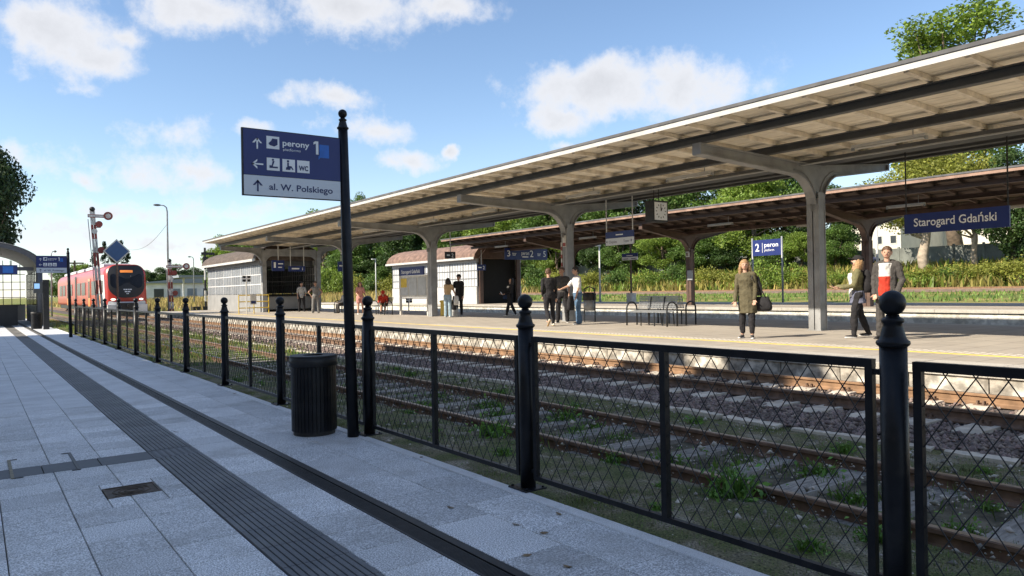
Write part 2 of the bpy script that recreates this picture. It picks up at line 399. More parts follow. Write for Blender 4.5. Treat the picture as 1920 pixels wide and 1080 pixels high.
def ramp(f, stops):
    r = nt.nodes.new('ShaderNodeValToRGB'); e = r.color_ramp.elements
    while len(e) < len(stops): e.new(.5)
    for i, (p, c) in enumerate(stops): e[i].position = p; e[i].color = c+(1,)
    nt.links.new(f, r.inputs[0]); return r.outputs[0]
near = ramp(gn(3.2), [(.30,(.10,.12,.045)),(.44,(.155,.165,.075)),(.55,(.20,.18,.115)),(.68,(.34,.31,.24))])
grit = ramp(gn(70,3), [(.32,(.22,.22,.22)),(.50,(1,1,1)),(.62,(1.0,.97,.93)),(.72,(2.3,2.2,2.1))])
far = ramp(gn(.22), [(.35,(.10,.15,.035)),(.52,(.19,.20,.055)),(.68,(.36,.28,.11))])
mg = nt.nodes.new('ShaderNodeMix'); mg.data_type = 'RGBA'; mg.blend_type = 'MULTIPLY'; mg.inputs[0].default_value = 1
nt.links.new(near, mg.inputs[6]); nt.links.new(grit, mg.inputs[7])
mrx = nt.nodes.new('ShaderNodeMapRange'); mrx.inputs[1].default_value = 24; mrx.inputs[2].default_value = 38; nt.links.new(sp.outputs[0], mrx.inputs[0])
mry = nt.nodes.new('ShaderNodeMapRange'); mry.inputs[1].default_value = 24; mry.inputs[2].default_value = 70; nt.links.new(sp.outputs[1], mry.inputs[0])
mxx = nt.nodes.new('ShaderNodeMath'); mxx.operation = 'MAXIMUM'; nt.links.new(mrx.outputs[0], mxx.inputs[0]); nt.links.new(mry.outputs[0], mxx.inputs[1])
mf = nt.nodes.new('ShaderNodeMix'); mf.data_type = 'RGBA'; nt.links.new(mxx.outputs[0], mf.inputs[0]); nt.links.new(mg.outputs[2], mf.inputs[6]); nt.links.new(far, mf.inputs[7])
nt.links.new(mf.outputs[2], b.inputs['Base Color'])
bp = nt.nodes.new('ShaderNodeBump'); bp.inputs['Strength'].default_value = .8; bp.inputs['Distance'].default_value = .03; nt.links.new(gn(45,4), bp.inputs['Height']); nt.links.new(bp.outputs[0], b.inputs['Normal'])
gmb = MB(); gmb.v = gv; gmb.f = gf
tag(gmb.build('ground', 'ground_mix', None, True), kind='structure')

# ------------------------------------------------------------------ near platform pavement
pav = struct('platform_pavement')
MB().box(-12, 3.0, -30, 80, -.5, -.022).build('paving_bed', 'mortar', pav)
PITCH = .36; Y0 = 5.54-PITCH*9; YN = 12.0
colsL = [-.62,-.245,.13,.505,.88,1.25]; colM = [1.63,2.0]; colsR = [2.19,2.60,2.99]
G = .003
slab_cache = {}
def slab(x0, x1, y0, y1, par, m='granite', name='paving_slab', dz=0.0):
    w, l = round(x1-x0-2*G, 3), round(y1-y0-2*G, 3); key = (w, l, m)
    if key not in slab_cache: slab_cache[key] = MB().bbox(-w/2, w/2, -l/2, l/2, -.03, 0, .003).mesh(name, m)
    return link(name, slab_cache[key], par, ((x0+x1)/2, (y0+y1)/2, dz))
STR0, STR1 = 6.98, 7.34          # dark cross strip
rowsY = [Y0+PITCH*i for i in range(-1, 24)]
def rows_for(x):                 # rows, broken for the strip
    out = []
    for y in rowsY:
        if y+PITCH > STR0-.02 and y < STR1+.02 and x < 1.2:
            if y < STR0-.1: out.append((y, STR0))
            if y+PITCH > STR1+.1: out.append((STR1, y+PITCH))
        else: out.append((y, y+PITCH))
    return out
MHX0, MHX1, MHY0, MHY1 = .735, 1.085, 5.80, 6.12
for a, bx in zip(colsL[1:-1], colsL[2:]):
    for (y0, y1) in rows_for(a):
        if bx > MHX0 and a < MHX1 and y1 > MHY0 and y0 < MHY1:      # cut round the cover
            for (p, q, r_, s_) in ((a, min(bx, MHX0), y0, y1), (max(a, MHX1), bx, y0, y1), (max(a, MHX0), min(bx, MHX1), y0, MHY0), (max(a, MHX0), min(bx, MHX1), MHY1, y1)):
                if q-p > .02 and s_-r_ > .02: slab(p, q, r_, s_, pav, dz=-.0006)
        else: slab(a, bx, y0, y1, pav, dz=rnd.uniform(-.0015, .0005))
for (y0, y1) in [(y, y+PITCH) for y in rowsY]: slab(1.63, 2.0, y0, y1, pav, dz=rnd.uniform(-.0015, .0005))
for i in range(-1, 13):
    for k, (a, bx) in enumerate(zip(colsR[:-1], colsR[1:])):
        y0 = Y0+.72*i+(.36 if k else .10); slab(a, bx, y0, y0+.72, pav, dz=rnd.uniform(-.0015, .0005))
ye = rowsY[-1]+PITCH
far_mb = MB()
y = ye
while y < 74:
    far_y = y+PITCH*(1 if y < 34 else 4)
    for a, bx in zip(colsL[:-1], colsL[1:]): far_mb.box(a+G, bx-G, y+G, far_y-G, -.03, -.0005)
    far_mb.box(1.63+G, 2.0-G, y+G, far_y-G, -.03, -.0007)
    y = far_y
y = ye+.1
while y < 74:
    for a, bx in zip(colsR[:-1], colsR[1:]): far_mb.box(a+G, bx-G, y+.72+G, y+1.44-G, -.03, -.0005)
    y += .72
for y in [Y0-PITCH+PITCH*k for k in range(-12, 0)]:
    for a, bx in list(zip(colsL[:-1], colsL[1:]))+[(1.63,2.0)]+list(zip(colsR[:-1], colsR[1:])): far_mb.box(a+G, bx-G, y+G, y+PITCH-G, -.03, -.0006)
for y in [Y0-PITCH+PITCH*k for k in range(0, 25)]:
    far_mb.box(-1.0, -.62-G, y+G, y+PITCH-G, -.03, -.0005); far_mb.box(-.62+G, -.245-G, y+G, y+PITCH-G, -.03, -.0006)
for i in range(-30, 75, 3):
    for k in range(10): far_mb.box(-11+k+G, -10+k-G if k < 9 else -1.0-G, i+G, i+3-G, -.03, -.0008)
    if i > 11: far_mb.box(-1.0+G, -.62-G, i+G, i+3-G, -.03, -.0006)
tag(far_mb.build('paving_slab_field', 'granite_far', pav), kind='stuff')
# strip of smooth dark slabs across the walk
for k, (a, bx) in enumerate([(-.9,-.44),(-.44,.0),(.0,.44),(.44,.85),(.85,1.25)]): slab(a, bx, STR0, STR1, pav, 'anthracite', 'dark_slab')
# ribbed guidance tiles
prof = [(0,-.03)]; nrib = 10; w = .38-2*G
for i in range(nrib):
    x0 = i*w/nrib; x1 = (i+1)*w/nrib; g = .006
    prof += [(x0+g/2, -.006), (x0+g/2+.002, .0025), (x1-g/2-.002, .0025), (x1-g/2, -.006)]
prof += [(w,-.03)]
tile_me = MB().prism([(p[0]-w/2, p[1]) for p in prof], 'y', -(PITCH/2-G), PITCH/2-G).mesh('guidance_tile', 'tactile')
for i, y in enumerate([Y0+PITCH*k for k in range(-6, 80)]):
    if abs(y+PITCH/2-7.15) < .18: continue
    link('guidance_tile', tile_me, pav, (1.44, y+PITCH/2, 0))
# studded tile where the strip meets the guidance line
st = MB().box(1.253, 1.627, 6.985, 7.34, -.03, -.001)
for i in range(7):
    for j in range(6): st.lathe([(.016,0),(.014,.004),(.006,.005)], (1.28+i*.0525, 7.015+j*.059, -.001), 8)
st.build('studded_tile', 'tactile', pav)
# drain: steel edge, slotted grate
dr = thing('drain_channel', 'long black slotted drain channel set into the grey paving', 'drain', (2.0, 2.5, 0))
MB().box(2.003, 2.187, -4, 60, -.10, -.05).build('channel', 'dark_void', dr)
MB().box(2.132, 2.187, -4, 60, -.05, -.001).box(2.003, 2.012, -4, 60, -.05, -.001).build('edge_rail', 'cast_iron', dr)
gb = MB()
for i in range(36): gb.box(.013, .118, i*.0139, i*.0139+.0075, -.02, -.002)
gb.box(.012, .018, 0, .497, -.03, -.0025).box(.113, .119, 0, .497, -.03, -.0025).box(.062, .068, 0, .497, -.03, -.004)
gme = gb.mesh('grate', 'cast_iron')
for i in range(64): link('grate', gme, dr, (0, -1.5+i*.5, 0))
# kerb stones along the fence
y = 0.35; kc = {}
kme = MB().bbox(-.047, .047, -.473, .473, -.2, 0.003, .006).mesh('kerb_stone', 'kerb')
kb = struct('kerb')
for i in range(42): link('kerb_stone', kme, kb, (3.043, y+i*.95, rnd.uniform(-.002, .002)))
# cast cover in the paving
mh = thing('manhole_cover', 'small rectangular rusty cast iron cover with ring pattern in paving', 'manhole cover', (.91, 5.96, 0))
MB().box(MHX0+.004, MHX1-.004, MHY0+.004, MHY1-.004, -.03, -.004).build('plate', 'rust_iron', mh)
f = MB()
for (a, bx, c, d) in ((MHX0+.004, MHX1-.004, MHY0+.004, MHY0+.018), (MHX0+.004, MHX1-.004, MHY1-.018, MHY1-.004), (MHX0+.004, MHX0+.018, MHY0+.018, MHY1-.018), (MHX1-.018, MHX1-.004, MHY0+.018, MHY1-.018)):
    f.box(a, bx, c, d, -.004, .0025)
f.build('frame', 'rust_iron', mh)
rg = MB()
for rr in (.035, .062, .09):
    rg.tube([(.91+rr*1.35*math.cos(t), 5.96+rr*1.2*math.sin(t), -.002) for t in [2*math.pi*k/20 for k in range(20)]], .005, 5, closed=True)
rg.box(.79, .83, 5.85, 5.87, -.004, .001).box(.99, 1.03, 6.05, 6.07, -.004, .001)
rg.build('relief_ring', 'rust_iron', mh)
for k, (x, d) in enumerate(((.23, 'worn brass coloured expansion strip crossing the dark paving band by its end'), (.68, 'thin dark steel expansion strip crossing the dark paving band midway'))):
    e = thing('expansion_strip', d, 'metal strip', (x, 7.3, 0))
    mm = 'brass_worn' if k == 0 else 'cast_iron'
    mat('brass_worn', (.20,.17,.11), .6, metal=.5, var=.3, scale=15)
    MB().box(x-.012, x+.012, 6.93, 7.75, .0008, .006).build('bar', mm, e)
    MB().box(x+.012 if k == 0 else x-.06, x+.06 if k == 0 else x-.012, 7.73, 7.75, .0008, .005).build('end_tab', 'cast_iron', e)
    MB().box(x+.012 if k == 0 else x-.05, x+.07 if k == 0 else x-.012, 6.93, 6.95, .0008, .005).build('end_tab', 'cast_iron', e)

# ------------------------------------------------------------------ railway tracks
RP = [(-.06,0),(.06,0),(.06,.012),(.014,.03),(.009,.045),(.009,.10),(.033,.112),(.033,.137),(.026,.142)]
RP = RP+[(-x, z) for x, z in RP[:1:-1]]
def rail(par, X, top, y0, y1, side='rail_side'):
    MB().prism([(X+x, top-.142+z) for x, z in RP], 'y', y0, y1).build('rail', side, par)
    MB().box(X-.025, X+.025, y0, y1, top-.001, top+.0015).build('rail_head', 'rail_top', par)
# first track: wooden sleepers in weeds
t1 = struct('overgrown_track')
for X in (4.60, 5.93): rail(t1, X, -.05, -6, 150)
y = 1.2; k = 0
sl_me = []
for q in range(4):
    a = MB(); w = .115+.02*q/3
    a.add([(-1.22,-w,-.1),(1.22,-w,-.1),(1.22,w,-.1),(-1.22,w,-.1),(-1.22,-w,.0),(1.20,-w*.95,.004),(1.21,w,-.006),(-1.20,w*.93,.002),(-.3,-w,.006),(.3,w,.006)],
          [(0,3,2,1),(0,1,5,8,4),(2,3,7,9,6),(1,2,6,5),(3,0,4,7),(4,8,9,7),(8,5,6,9)])
    sl_me.append(a.mesh('sleeper', 'wood_sleeper'))
while y < 75:
    o = link('sleeper', sl_me[k%4], t1, (5.265+rnd.uniform(-.04,.04), y, -.158+rnd.uniform(-.010,.012))); o.rotation_euler = (0, rnd.uniform(-.01,.01), rnd.uniform(-.035,.035))
    y += rnd.uniform(.62,.74); k += 1
MB().add([(4.66,-6,-.188),(5.87,-6,-.188),(5.87,60,-.188),(4.66,60,-.188)], [(0,1,2,3)]).build('soil_bed', 'soil', t1)
# second track: concrete sleepers in ballast
t2 = struct('ballasted_track')
rail(t2, 8.44, .06, -6, 180); rail(t2, 9.77, .06, -6, 180, 'rail_side_orange')
a = MB(); a.prism([(-1.2,-.10),(1.2,-.10),(1.2,-.02),(1.12,.0),(.45,.0),(.3,-.035),(-.3,-.035),(-.45,.0),(-1.12,.0),(-1.2,-.02)], 'y', -.13, .13)
sl2 = a.mesh('sleeper', 'concrete_sleeper')
cl = MB()
for s_ in (-1, 1):
    for dy in (-.035, .035): cl.tube([(s_*.05, dy, .0),(s_*.055, dy, .05),(s_*.10, dy, .055),(s_*.12, dy, .0)], .011, 5)
    cl.box(s_*.09-.045, s_*.09+.045, -.07, .07, -.005, .016)
clm = cl.mesh('rail_clip', 'rail_side')
for i in range(130):
    y = 1.0+i*.56
    link('sleeper', sl2, t2, (9.105+rnd.uniform(-.03,.03), y, -.066))
    if y < 22:
        for X in (8.44, 9.77): link('rail_clip', clm, t2, (X, y, -.074))
MB().add([(7.05,-8,-.125),(7.5,-8,-.105),(10.46,-8,-.10),(10.46,180,-.10),(7.5,180,-.105),(7.05,180,-.125)], [(0,1,4,5),(1,2,3,4)]).build('ballast_bed', 'ballast_bed', t2)
def stones(n, x0, x1, y0, y1, z, s0, s1):
    """n faceted stones as one vertex array"""
    base = np.array([(1,0,0),(0,1,0),(-1,0,0),(0,-1,0),(0,0,1),(0,0,-1)], float)
    F = np.array([(0,1,4),(1,2,4),(2,3,4),(3,0,4),(1,0,5),(2,1,5),(3,2,5),(0,3,5)])
    P = np.stack([x0+(x1-x0)*nr.rand(n), y0+(y1-y0)*nr.rand(n), np.full(n, z)+(.02*nr.rand(n))], 1)
    S = (s0+(s1-s0)*nr.rand(n))
    V = base[None]*(.6+.7*nr.rand(n,6,1))*S[:,None,None]*np.array([1,1,.75]) 
    a = nr.rand(n)*6.28; c, s_ = np.cos(a)[:,None], np.sin(a)[:,None]
    V = np.stack([V[:,:,0]*c-V[:,:,1]*s_, V[:,:,0]*s_+V[:,:,1]*c, V[:,:,2]+V[:,:,0]*(nr.rand(n,1)-.5)*.8], 2)+P[:,None]
    return V, F
def stones_obj(name, sets, m, par=None):
    Vs, Fs, k = [], [], 0
    for V, F in sets:
        n = len(V); Vs.append(V.reshape(-1,3)); Fs.append((F[None]+np.arange(n)[:,None,None]*6+k).reshape(-1,3)); k += n*6
    V = np.concatenate(Vs); F = np.concatenate(Fs)
    me = bpy.data.meshes.new(name); me.vertices.add(len(V)); me.vertices.foreach_set('co', V.astype(np.float32).reshape(-1))
    me.loops.add(F.size); me.loops.foreach_set('vertex_index', F.reshape(-1).astype(np.int32))
    me.polygons.add(len(F)); me.polygons.foreach_set('loop_start', np.arange(0, F.size, 3, dtype=np.int32)); me.update(calc_edges=True)
    me.materials.append(MATS[m]); return tag(link(name, me, par), kind='stuff')
stones_obj('ballast_stones', [stones(17000, 7.02, 8.36, 1.5, 22, -.112, .018, .046), stones(3500, 8.5, 9.72, 1.5, 22, -.10, .018, .04), stones(2200, 9.85, 10.42, 1.5, 22, -.10, .018, .04), stones(5000, 7.02, 10.4, 22, 50, -.10, .03, .06)], 'ballast_stone', t2)
mat('grit', (.42,.385,.33), .95, var=.3, scale=3, island=.5)
stones_obj('loose_gravel', [stones(5200, 3.2, 6.9, 1.0, 16, -.115, .004, .014), stones(700, 3.2, 6.9, 1.0, 16, -.11, .012, .035), stones(900, 4.65, 5.9, 1, 16, -.205, .008, .026)], 'grit')
# broken concrete edging between the two tracks
ek = struct('broken_edging')
y = 1.3
while y < 40:
    L = rnd.uniform(.45, 1.15); w = rnd.uniform(.07, .12); z = -.085+rnd.uniform(-.015,.012)
    n = 8; o = MB(); top = []
    pts = [(-w,-L/2),(-w*rnd.uniform(.7,1),-L*.15),(-w,L*.2),(-w*rnd.uniform(.6,1),L/2-.02),(w*rnd.uniform(.4,1),L/2),(w,L*.15),(w*rnd.uniform(.7,1.1),-L*.2),(w*rnd.uniform(.5,1),-L/2+.02)]
    o.prism(pts, 'z', -.12, .0)
    e = o.build('edging_slab', 'concrete_sleeper', ek); e.location = (6.98+rnd.uniform(-.03,.03), y+L/2, z); e.rotation_euler = (rnd.uniform(-.02,.02), rnd.uniform(-.04,.06), rnd.uniform(-.03,.03))
    y += L+rnd.uniform(.02,.16)

# ------------------------------------------------------------------ island platform
ZP = .28
isl = struct('island_platform')
MB().box(10.5, 21.36, -12, 60, -.3, ZP-.004).build('platform_body', 'concrete_stained', isl)
MB().add([(11.28,-12,ZP),(21.1,-12,ZP),(21.1,60,ZP),(11.28,60,ZP)], [(0,1,2,3)]).build('platform_paving', 'island_paver', isl)
MB().add([(10.5,60,ZP-.004),(21.36,60,ZP-.004),(21.36,66,-.1),(10.5,66,-.1)], [(0,1,2,3)]).build('end_ramp', 'concrete', isl)
cm = MB().bbox(-.42, .46, -.497, .497, -.10, .006, .012).mesh('coping_slab', 'coping')
fm = [MB().box(-.02, .04, -.492, .492, -.42, -.105).mesh('face_block', 'concrete_stained')]
for i in range(72):
    y = -11.5+i
    link('coping_slab', cm, isl, (10.83, y, ZP+rnd.uniform(-.002,.002)))
    link('face_block', fm[0], isl, (10.46+rnd.uniform(-.008,.008), y, ZP))
cm2 = MB().bbox(-.25, .25, -.497, .497, -.10, .004, .012).mesh('coping_slab', 'coping')
for i in range(72): link('coping_slab', cm2, isl, (21.15, -11.5+i, ZP))
MB().box(12.36, 12.46, -12, 60, ZP+.0005, ZP+.005).build('yellow_line', 'yellow_line', isl)
m = mat('tactile_white', (.60,.56,.48), .8, var=.08, scale=4)
nt2 = m.node_tree; b2 = nt2.nodes['Principled BSDF']; vo = nt2.nodes.new('ShaderNodeTexVoronoi'); vo.inputs['Scale'].default_value = 8; vo.inputs['Randomness'].default_value = 0
nt2.links.new(nt2.nodes['Texture Coordinate'].outputs['Object'], vo.inputs['Vector'])
cr = nt2.nodes.new('ShaderNodeValToRGB'); cr.color_ramp.elements[0].position = .38; cr.color_ramp.elements[0].color = (.78,.74,.66,1); cr.color_ramp.elements[1].position = .44; cr.color_ramp.elements[1].color = (.40,.35,.29,1)
nt2.links.new(vo.outputs['Distance'], cr.inputs[0]); nt2.links.new(cr.outputs[0], b2.inputs['Base Color'])
MB().box(12.56, 12.94, -12, 22, ZP+.0005, ZP+.005).build('tactile_strip', 'tactile_white', isl)
# track behind the island and the second platform
t3 = struct('middle_track')
for X in (23.25, 24.60): rail(t3, X, .05, -20, 120)
MB().box(22.0, 26.4, -20, 120, -.2, -.09).build('ballast_bed', 'ballast_bed', t3)
for i in range(90): link('sleeper', sl2, t3, (23.92, -6+i*.6, -.082))
ZQ = .466
far_p = struct('far_platform')
MB().box(27.06, 36.6, -20, 75, -.3, ZQ-.003).build('platform_body', 'white_face', far_p)
MB().add([(28.0,-20,ZQ),(36.3,-20,ZQ),(36.3,75,ZQ),(28.0,75,ZQ)], [(0,1,2,3)]).build('platform_paving', 'far_paver', far_p)
cm3 = MB().bbox(-.5, .5, -.995, .995, -.10, .006, .012).mesh('coping_slab', 'coping')
for i in range(47): link('coping_slab', cm3, far_p, (27.48, -19+i*2, ZQ))
MB().box(29.2, 29.32, -20, 75, ZQ+.0005, ZQ+.005).build('yellow_line', 'rust_iron', far_p)
t4 = struct('siding_track')
for X in (57.6, 59.0): rail(t4, X, gz(58.3)+.20, -60, 260, 'rail_side_orange')
mat('siding_bed', (.20,.14,.10), .95, var=.3, scale=2, bump=.5, bscale=12)
MB().add([(55.5,-60,gz(55.5)+.01),(56.6,-60,gz(58)+.10),(60.2,-60,gz(58)+.12),(61.4,-60,gz(61.4)+.01),(55.5,260,gz(55.5)+.01),(56.6,260,gz(58)+.10),(60.2,260,gz(58)+.12),(61.4,260,gz(61.4)+.01)], [(0,1,5,4),(1,2,6,5),(2,3,7,6)]).build('ballast_bed', 'siding_bed', t4)
# ------------------------------------------------------------------ platform fence
FX = 3.15; FY0 = 1.57; FS = 2.58; NB = 12
fence = thing('platform_fence', 'long black iron fence with ball topped posts and diamond lattice panels', 'fence', (FX, FY0, 0))
CAPP = [(.001,-.01),(.052,-.01),(.064,0),(.068,.008),(.066,.016),(.055,.024),(.05,.04),(.041,.075),(.036,.092),(.044,.096),(.046,.106),(.040,.113),(.028,.118),(.026,.128)]
def cap_mesh(s=1.0, ball=.054):
    mb = MB(); mb.lathe([(r*s, z*s) for r, z in CAPP], (0,0,0), 20)
    return mb.sphere((0,0,.128*s+ball*.92), ball, 20, 12)
cap_me = cap_mesh(1.0).mesh('ball_cap', 'black_paint', True)
shaft_me = MB().lathe([(.0545,.008),(.0545,1.14)], (0,0,0), 24).mesh('fence_post', 'black_paint', True)
plate_me = MB().bbox(-.10,.085,-.105,.105,.0035,.014,.003).mesh('base_plate', 'black_paint')
bolt_me = MB().lathe([(.011,0),(.011,.008),(.005,.012)], (0,0,0), 6).mesh('bolt', 'black_paint')
ZT, ZB = 1.075, .075
P0, P1 = .085, FS-.085         # panel extent from post centre
fr = MB()
fr.box(-.018,.018,P0,P1,ZT-.038,ZT).build
frame_me = MB().box(-.018,.018,P0,P1,ZT-.038,ZT).box(-.016,.016,P0,P1,ZB,ZB+.032).box(-.016,.016,P0,P0+.034,ZB+.032,ZT-.038).box(-.016,.016,P1-.034,P1,ZB+.032,ZT-.038).box(-.02,.02,FS/2-.02,FS/2+.02,ZB+.032,ZT-.038).mesh('fence_panel', 'black_paint')
lat = MB(); DW, DH = .112, .166
for (a, b_) in ((P0+.034, FS/2-.02), (FS/2+.02, P1-.034)):
    z0, z1 = ZB+.032, ZT-.038; Hh = z1-z0; k = DW/DH
    for sgn in (1, -1):
        c = a-Hh*k+ (DW/2)
        i = -40
        while i < 60:
            ys = a+DW*i        # line y = ys + sgn*k*(z-z0)
            s0 = ys if sgn > 0 else ys
            # clip to [a,b]
            za, zb = z0, z1
            if sgn > 0:
                za = max(z0, z0+(a-ys)/k); zb = min(z1, z0+(b_-ys)/k)
            else:
                za = max(z0, z0+(ys-b_)/k); zb = min(z1, z0+(ys-a)/k)
            if zb-za > .02:
                off = .0035*sgn
                j_ = rnd.uniform(-.004,.004); lat.tube([(off, ys+sgn*k*(za-z0), za), (off+rnd.uniform(-.002,.002), ys+sgn*k*((za+zb)/2-z0)+j_, (za+zb)/2), (off, ys+sgn*k*(zb-z0), zb)], .0027, 5, caps=False)
            i += 1
lat_me = lat.mesh('lattice', 'black_matt')
lug_me = MB().box(-.012,.012,.05,.09,-.012,.012).mesh('lug', 'black_paint')
for i in range(NB+1):
    y = i*FS
    p = link('fence_post', shaft_me, fence, (0, y, 0))
    link('ball_cap', cap_me, p, (0, 0, 1.14)); link('base_plate', plate_me, p)
    for bx, by in ((-.075,-.085),(-.075,.085),(.065,.085),(.065,-.085)): link('bolt', bolt_me, p, (bx, by, .014))
    if i < NB:
        q = link('fence_panel', frame_me, fence, (0, y, 0)); link('lattice', lat_me, q)
        for z in (ZT-.055, ZB+.06):
            link('lug', lug_me, q, (0,0,z)); link('lug', lug_me, q, (0,FS-.14,z))
q = link('fence_panel', frame_me, fence, (0, -FS, 0)); link('lattice', lat_me, q)
for z in (ZT-.055, ZB+.06): link('lug', lug_me, q, (0,-.14,z))

# ------------------------------------------------------------------ finger-post signs
mat('sign_blue', (.012,.028,.155), .45, var=.05, scale=3)
mat('sign_white', (.62,.66,.72), .5, var=.03, scale=3)
mat('letter_white', (.82,.84,.86), .5, var=.02)
mat('letter_blue', (.010,.022,.11), .5, var=.02)
mat('bright_blue', (.02,.14,.52), .5, var=.08, scale=14)
def arrow(mb, c, u, v, ang, s, n):
    """solid arrow as thin plates in the plane u,v"""
    ca, sa = math.cos(ang), math.sin(ang); U = Vector(u)*ca+Vector(v)*sa; W = -Vector(u)*sa+Vector(v)*ca; c = Vector(c); n = Vector(n)
    P = lambda a, b_: c+W*(a*s)+U*(b_*s)
    for poly in ([(-.5,-.065),(-.5,.065),(.36,.065),(.36,-.065)], [(.5,0),(.02,-.42),(.02,-.24),(.40,.09)], [(.5,0),(.02,.42),(.02,.24),(.40,-.09)]):
        mb.plate([P(a, b_) for a, b_ in poly], n, .003)
def finger_post(loc, lean, label, full=True):
    t = thing('finger_post', label, 'signpost', loc)
    x, y, z = loc
    top = Vector((x+lean, y, 3.0))
    MB().tube([(x,y,-.0+.001),(x+lean*.5,y,1.5),top], [.056,.050,.046], 20).build('pole', 'black_paint', t, True)
    c = link('ball_cap', cap_mesh(.85, .043).mesh('ball_cap', 'black_paint', True), t); c.location = top-Vector(loc)
    # board to the -X side of the pole, facing -Y
    X1 = x+lean*.9-.045; W_, Z0, Z1, ZM = .93, 2.295, 2.905, 2.485
    X0 = X1-W_; yf = y-.014
    panel((X0, yf, Z0), (1,0,0), (0,0,1), W_, Z1-Z0, .028, 'black_matt', t, 'sign_frame')
    panel((X0+.012, yf-.003, ZM), (1,0,0), (0,0,1), W_-.014, Z1-ZM-.008, .004, 'sign_blue', t, 'blue_panel')
    panel((X0+.012, yf-.003, Z0+.008), (1,0,0), (0,0,1), W_-.014, ZM-Z0-.012, .004, 'sign_white', t, 'white_panel')
    u, v, n = (1,0,0), (0,0,1), (0,-1,0); yb = yf-.003
    P = lambda fx, fz: Vector((X0+fx*W_, yb, Z0+fz*(Z1-Z0)))
    aw = MB(); arrow(aw, P(.145,.785), u, v, 0, .105, n); arrow(aw, P(.145,.475), u, v, math.pi/2, .105, n); aw.build('white_arrow', 'letter_white', t)
    aw = MB(); arrow(aw, P(.145,.155), u, v, 0, .105, n); aw.build('blue_arrow', 'letter_blue', t)
    text('perony', .078, 'letter_white', P(.395,.785), u, v, t, .255, bold=.0015, eps=.002)
    text('platforms', .034, 'letter_white', P(.40,.71), u, v, t, .165, eps=.002)
    one = MB(); q1 = P(.712,.70)+Vector((0,-.001,0))
    one.plate([q1+Vector((.024,0,0)), q1+Vector((.048,0,0)), q1+Vector((.048,0,.125)), q1+Vector((.024,0,.125))], n, .003)
    one.plate([q1+Vector((0,0,.092)), q1+Vector((.0235,0,.103)), q1+Vector((.0235,0,.125)), q1+Vector((.018,0,.125)), q1+Vector((0,0,.112))], n, .003)
    one.build('numeral', 'letter_white', t)
    text(',', .10, 'bright_blue', P(.762,.655), u, v, t, .018, bold=.004, eps=.002)
    panel(P(.775,.655)+Vector((0,-.003,0)), u, v, .095, .125, .003, 'bright_blue', t, 'covered_number')
    text('al. W. Polskiego', .082, 'letter_blue', P(.255,.105), u, v, t, .61, bold=.0012, eps=.002)
    picks = ((.235,.72),(.235,.395),(.39,.395),(.54,.395))
    for k, (fx, fz) in enumerate(picks):
        pc = panel(P(fx,fz)+Vector((0,-.003,0)), u, v, .118, .115, .003, 'letter_white', t, 'pictogram')
        o = P(fx,fz)+Vector((0,-.004,0)); g = MB(); Q = lambda a, b_: o+Vector((a*.118, 0, b_*.115))
        if k == 0:
            g.plate([Q(.15,.42),(Q(.35,.62)),Q(.45,.82),Q(.85,.80),Q(.85,.35),Q(.6,.2),Q(.25,.28)], n, .002)
        elif k == 1:
            g.plate([Q(.2,.2),Q(.85,.2),Q(.85,.32),Q(.45,.32),Q(.6,.75),Q(.45,.75),Q(.38,.4),Q(.2,.4)], n, .002); g.plate([Q(.4,.78),Q(.55,.78),Q(.55,.92),Q(.4,.92)], n, .002)
        elif k == 2:
            g.plate([Q(.38,.35),Q(.5,.35),Q(.5,.72),Q(.38,.72)], n, .002); g.plate([Q(.36,.76),Q(.52,.76),Q(.52,.92),Q(.36,.92)], n, .002)
            g.plate([Q(.25,.15),Q(.6,.15),Q(.66,.35),Q(.8,.15),Q(.87,.2),Q(.7,.46),Q(.5,.46),Q(.5,.38),Q(.3,.36)], n, .002)
        if g.v: g.build('symbol', 'letter_blue', pc)
    if True:
        text('WC', .062, 'letter_blue', P(.555,.43), u, v, t, .09, bold=.002, eps=.006)
    return t
finger_post((2.98, 6.74, 0), -.055, 'tall black signpost with blue and white direction board, next to round litter bin')
fp2 = finger_post((2.80, 30.6, 0), -.05, 'tall black signpost with blue direction board in front of the arched shelter')

# ------------------------------------------------------------------ round slatted litter bin
def slat_bin(loc, label):
    t = thing('litter_bin', label, 'litter bin', loc); x, y, z = loc
    MB().lathe([(.20,.012),(.20,.64)], loc, 28).build('liner', 'dark_void', t, True)
    MB().lathe([(.19,.0),(.19,.05),(.205,.055),(.205,.0)], loc, 28).build('foot_ring', 'black_matt', t)
    sm = MB().box(.203,.221,-.0165,.0165,.04,.70).mesh('slat', 'black_paint')
    for i in range(36):
        s = link('slat', sm, t); s.rotation_euler = (0,0,2*math.pi*i/36)
    MB().lathe([(.212,.68),(.231,.68),(.233,.775),(.214,.775)], loc, 36).build('top_band', 'black_matt', t, True)
    MB().lathe([(.10,.772),(.10,.786),(.23,.786),(.235,.780),(.235,.772)], loc, 36).build('lid', 'black_matt', t)
    MB().lathe([(.001,.776),(.098,.776)], loc, 28).build('opening', 'dark_void', t)
    return t
slat_bin((2.755, 7.17, 0), 'round black slatted litter bin standing on the paving beside the tall signpost')
slat_bin((2.35, 40.5, 0), 'round black litter bin beside the arched shelter column')

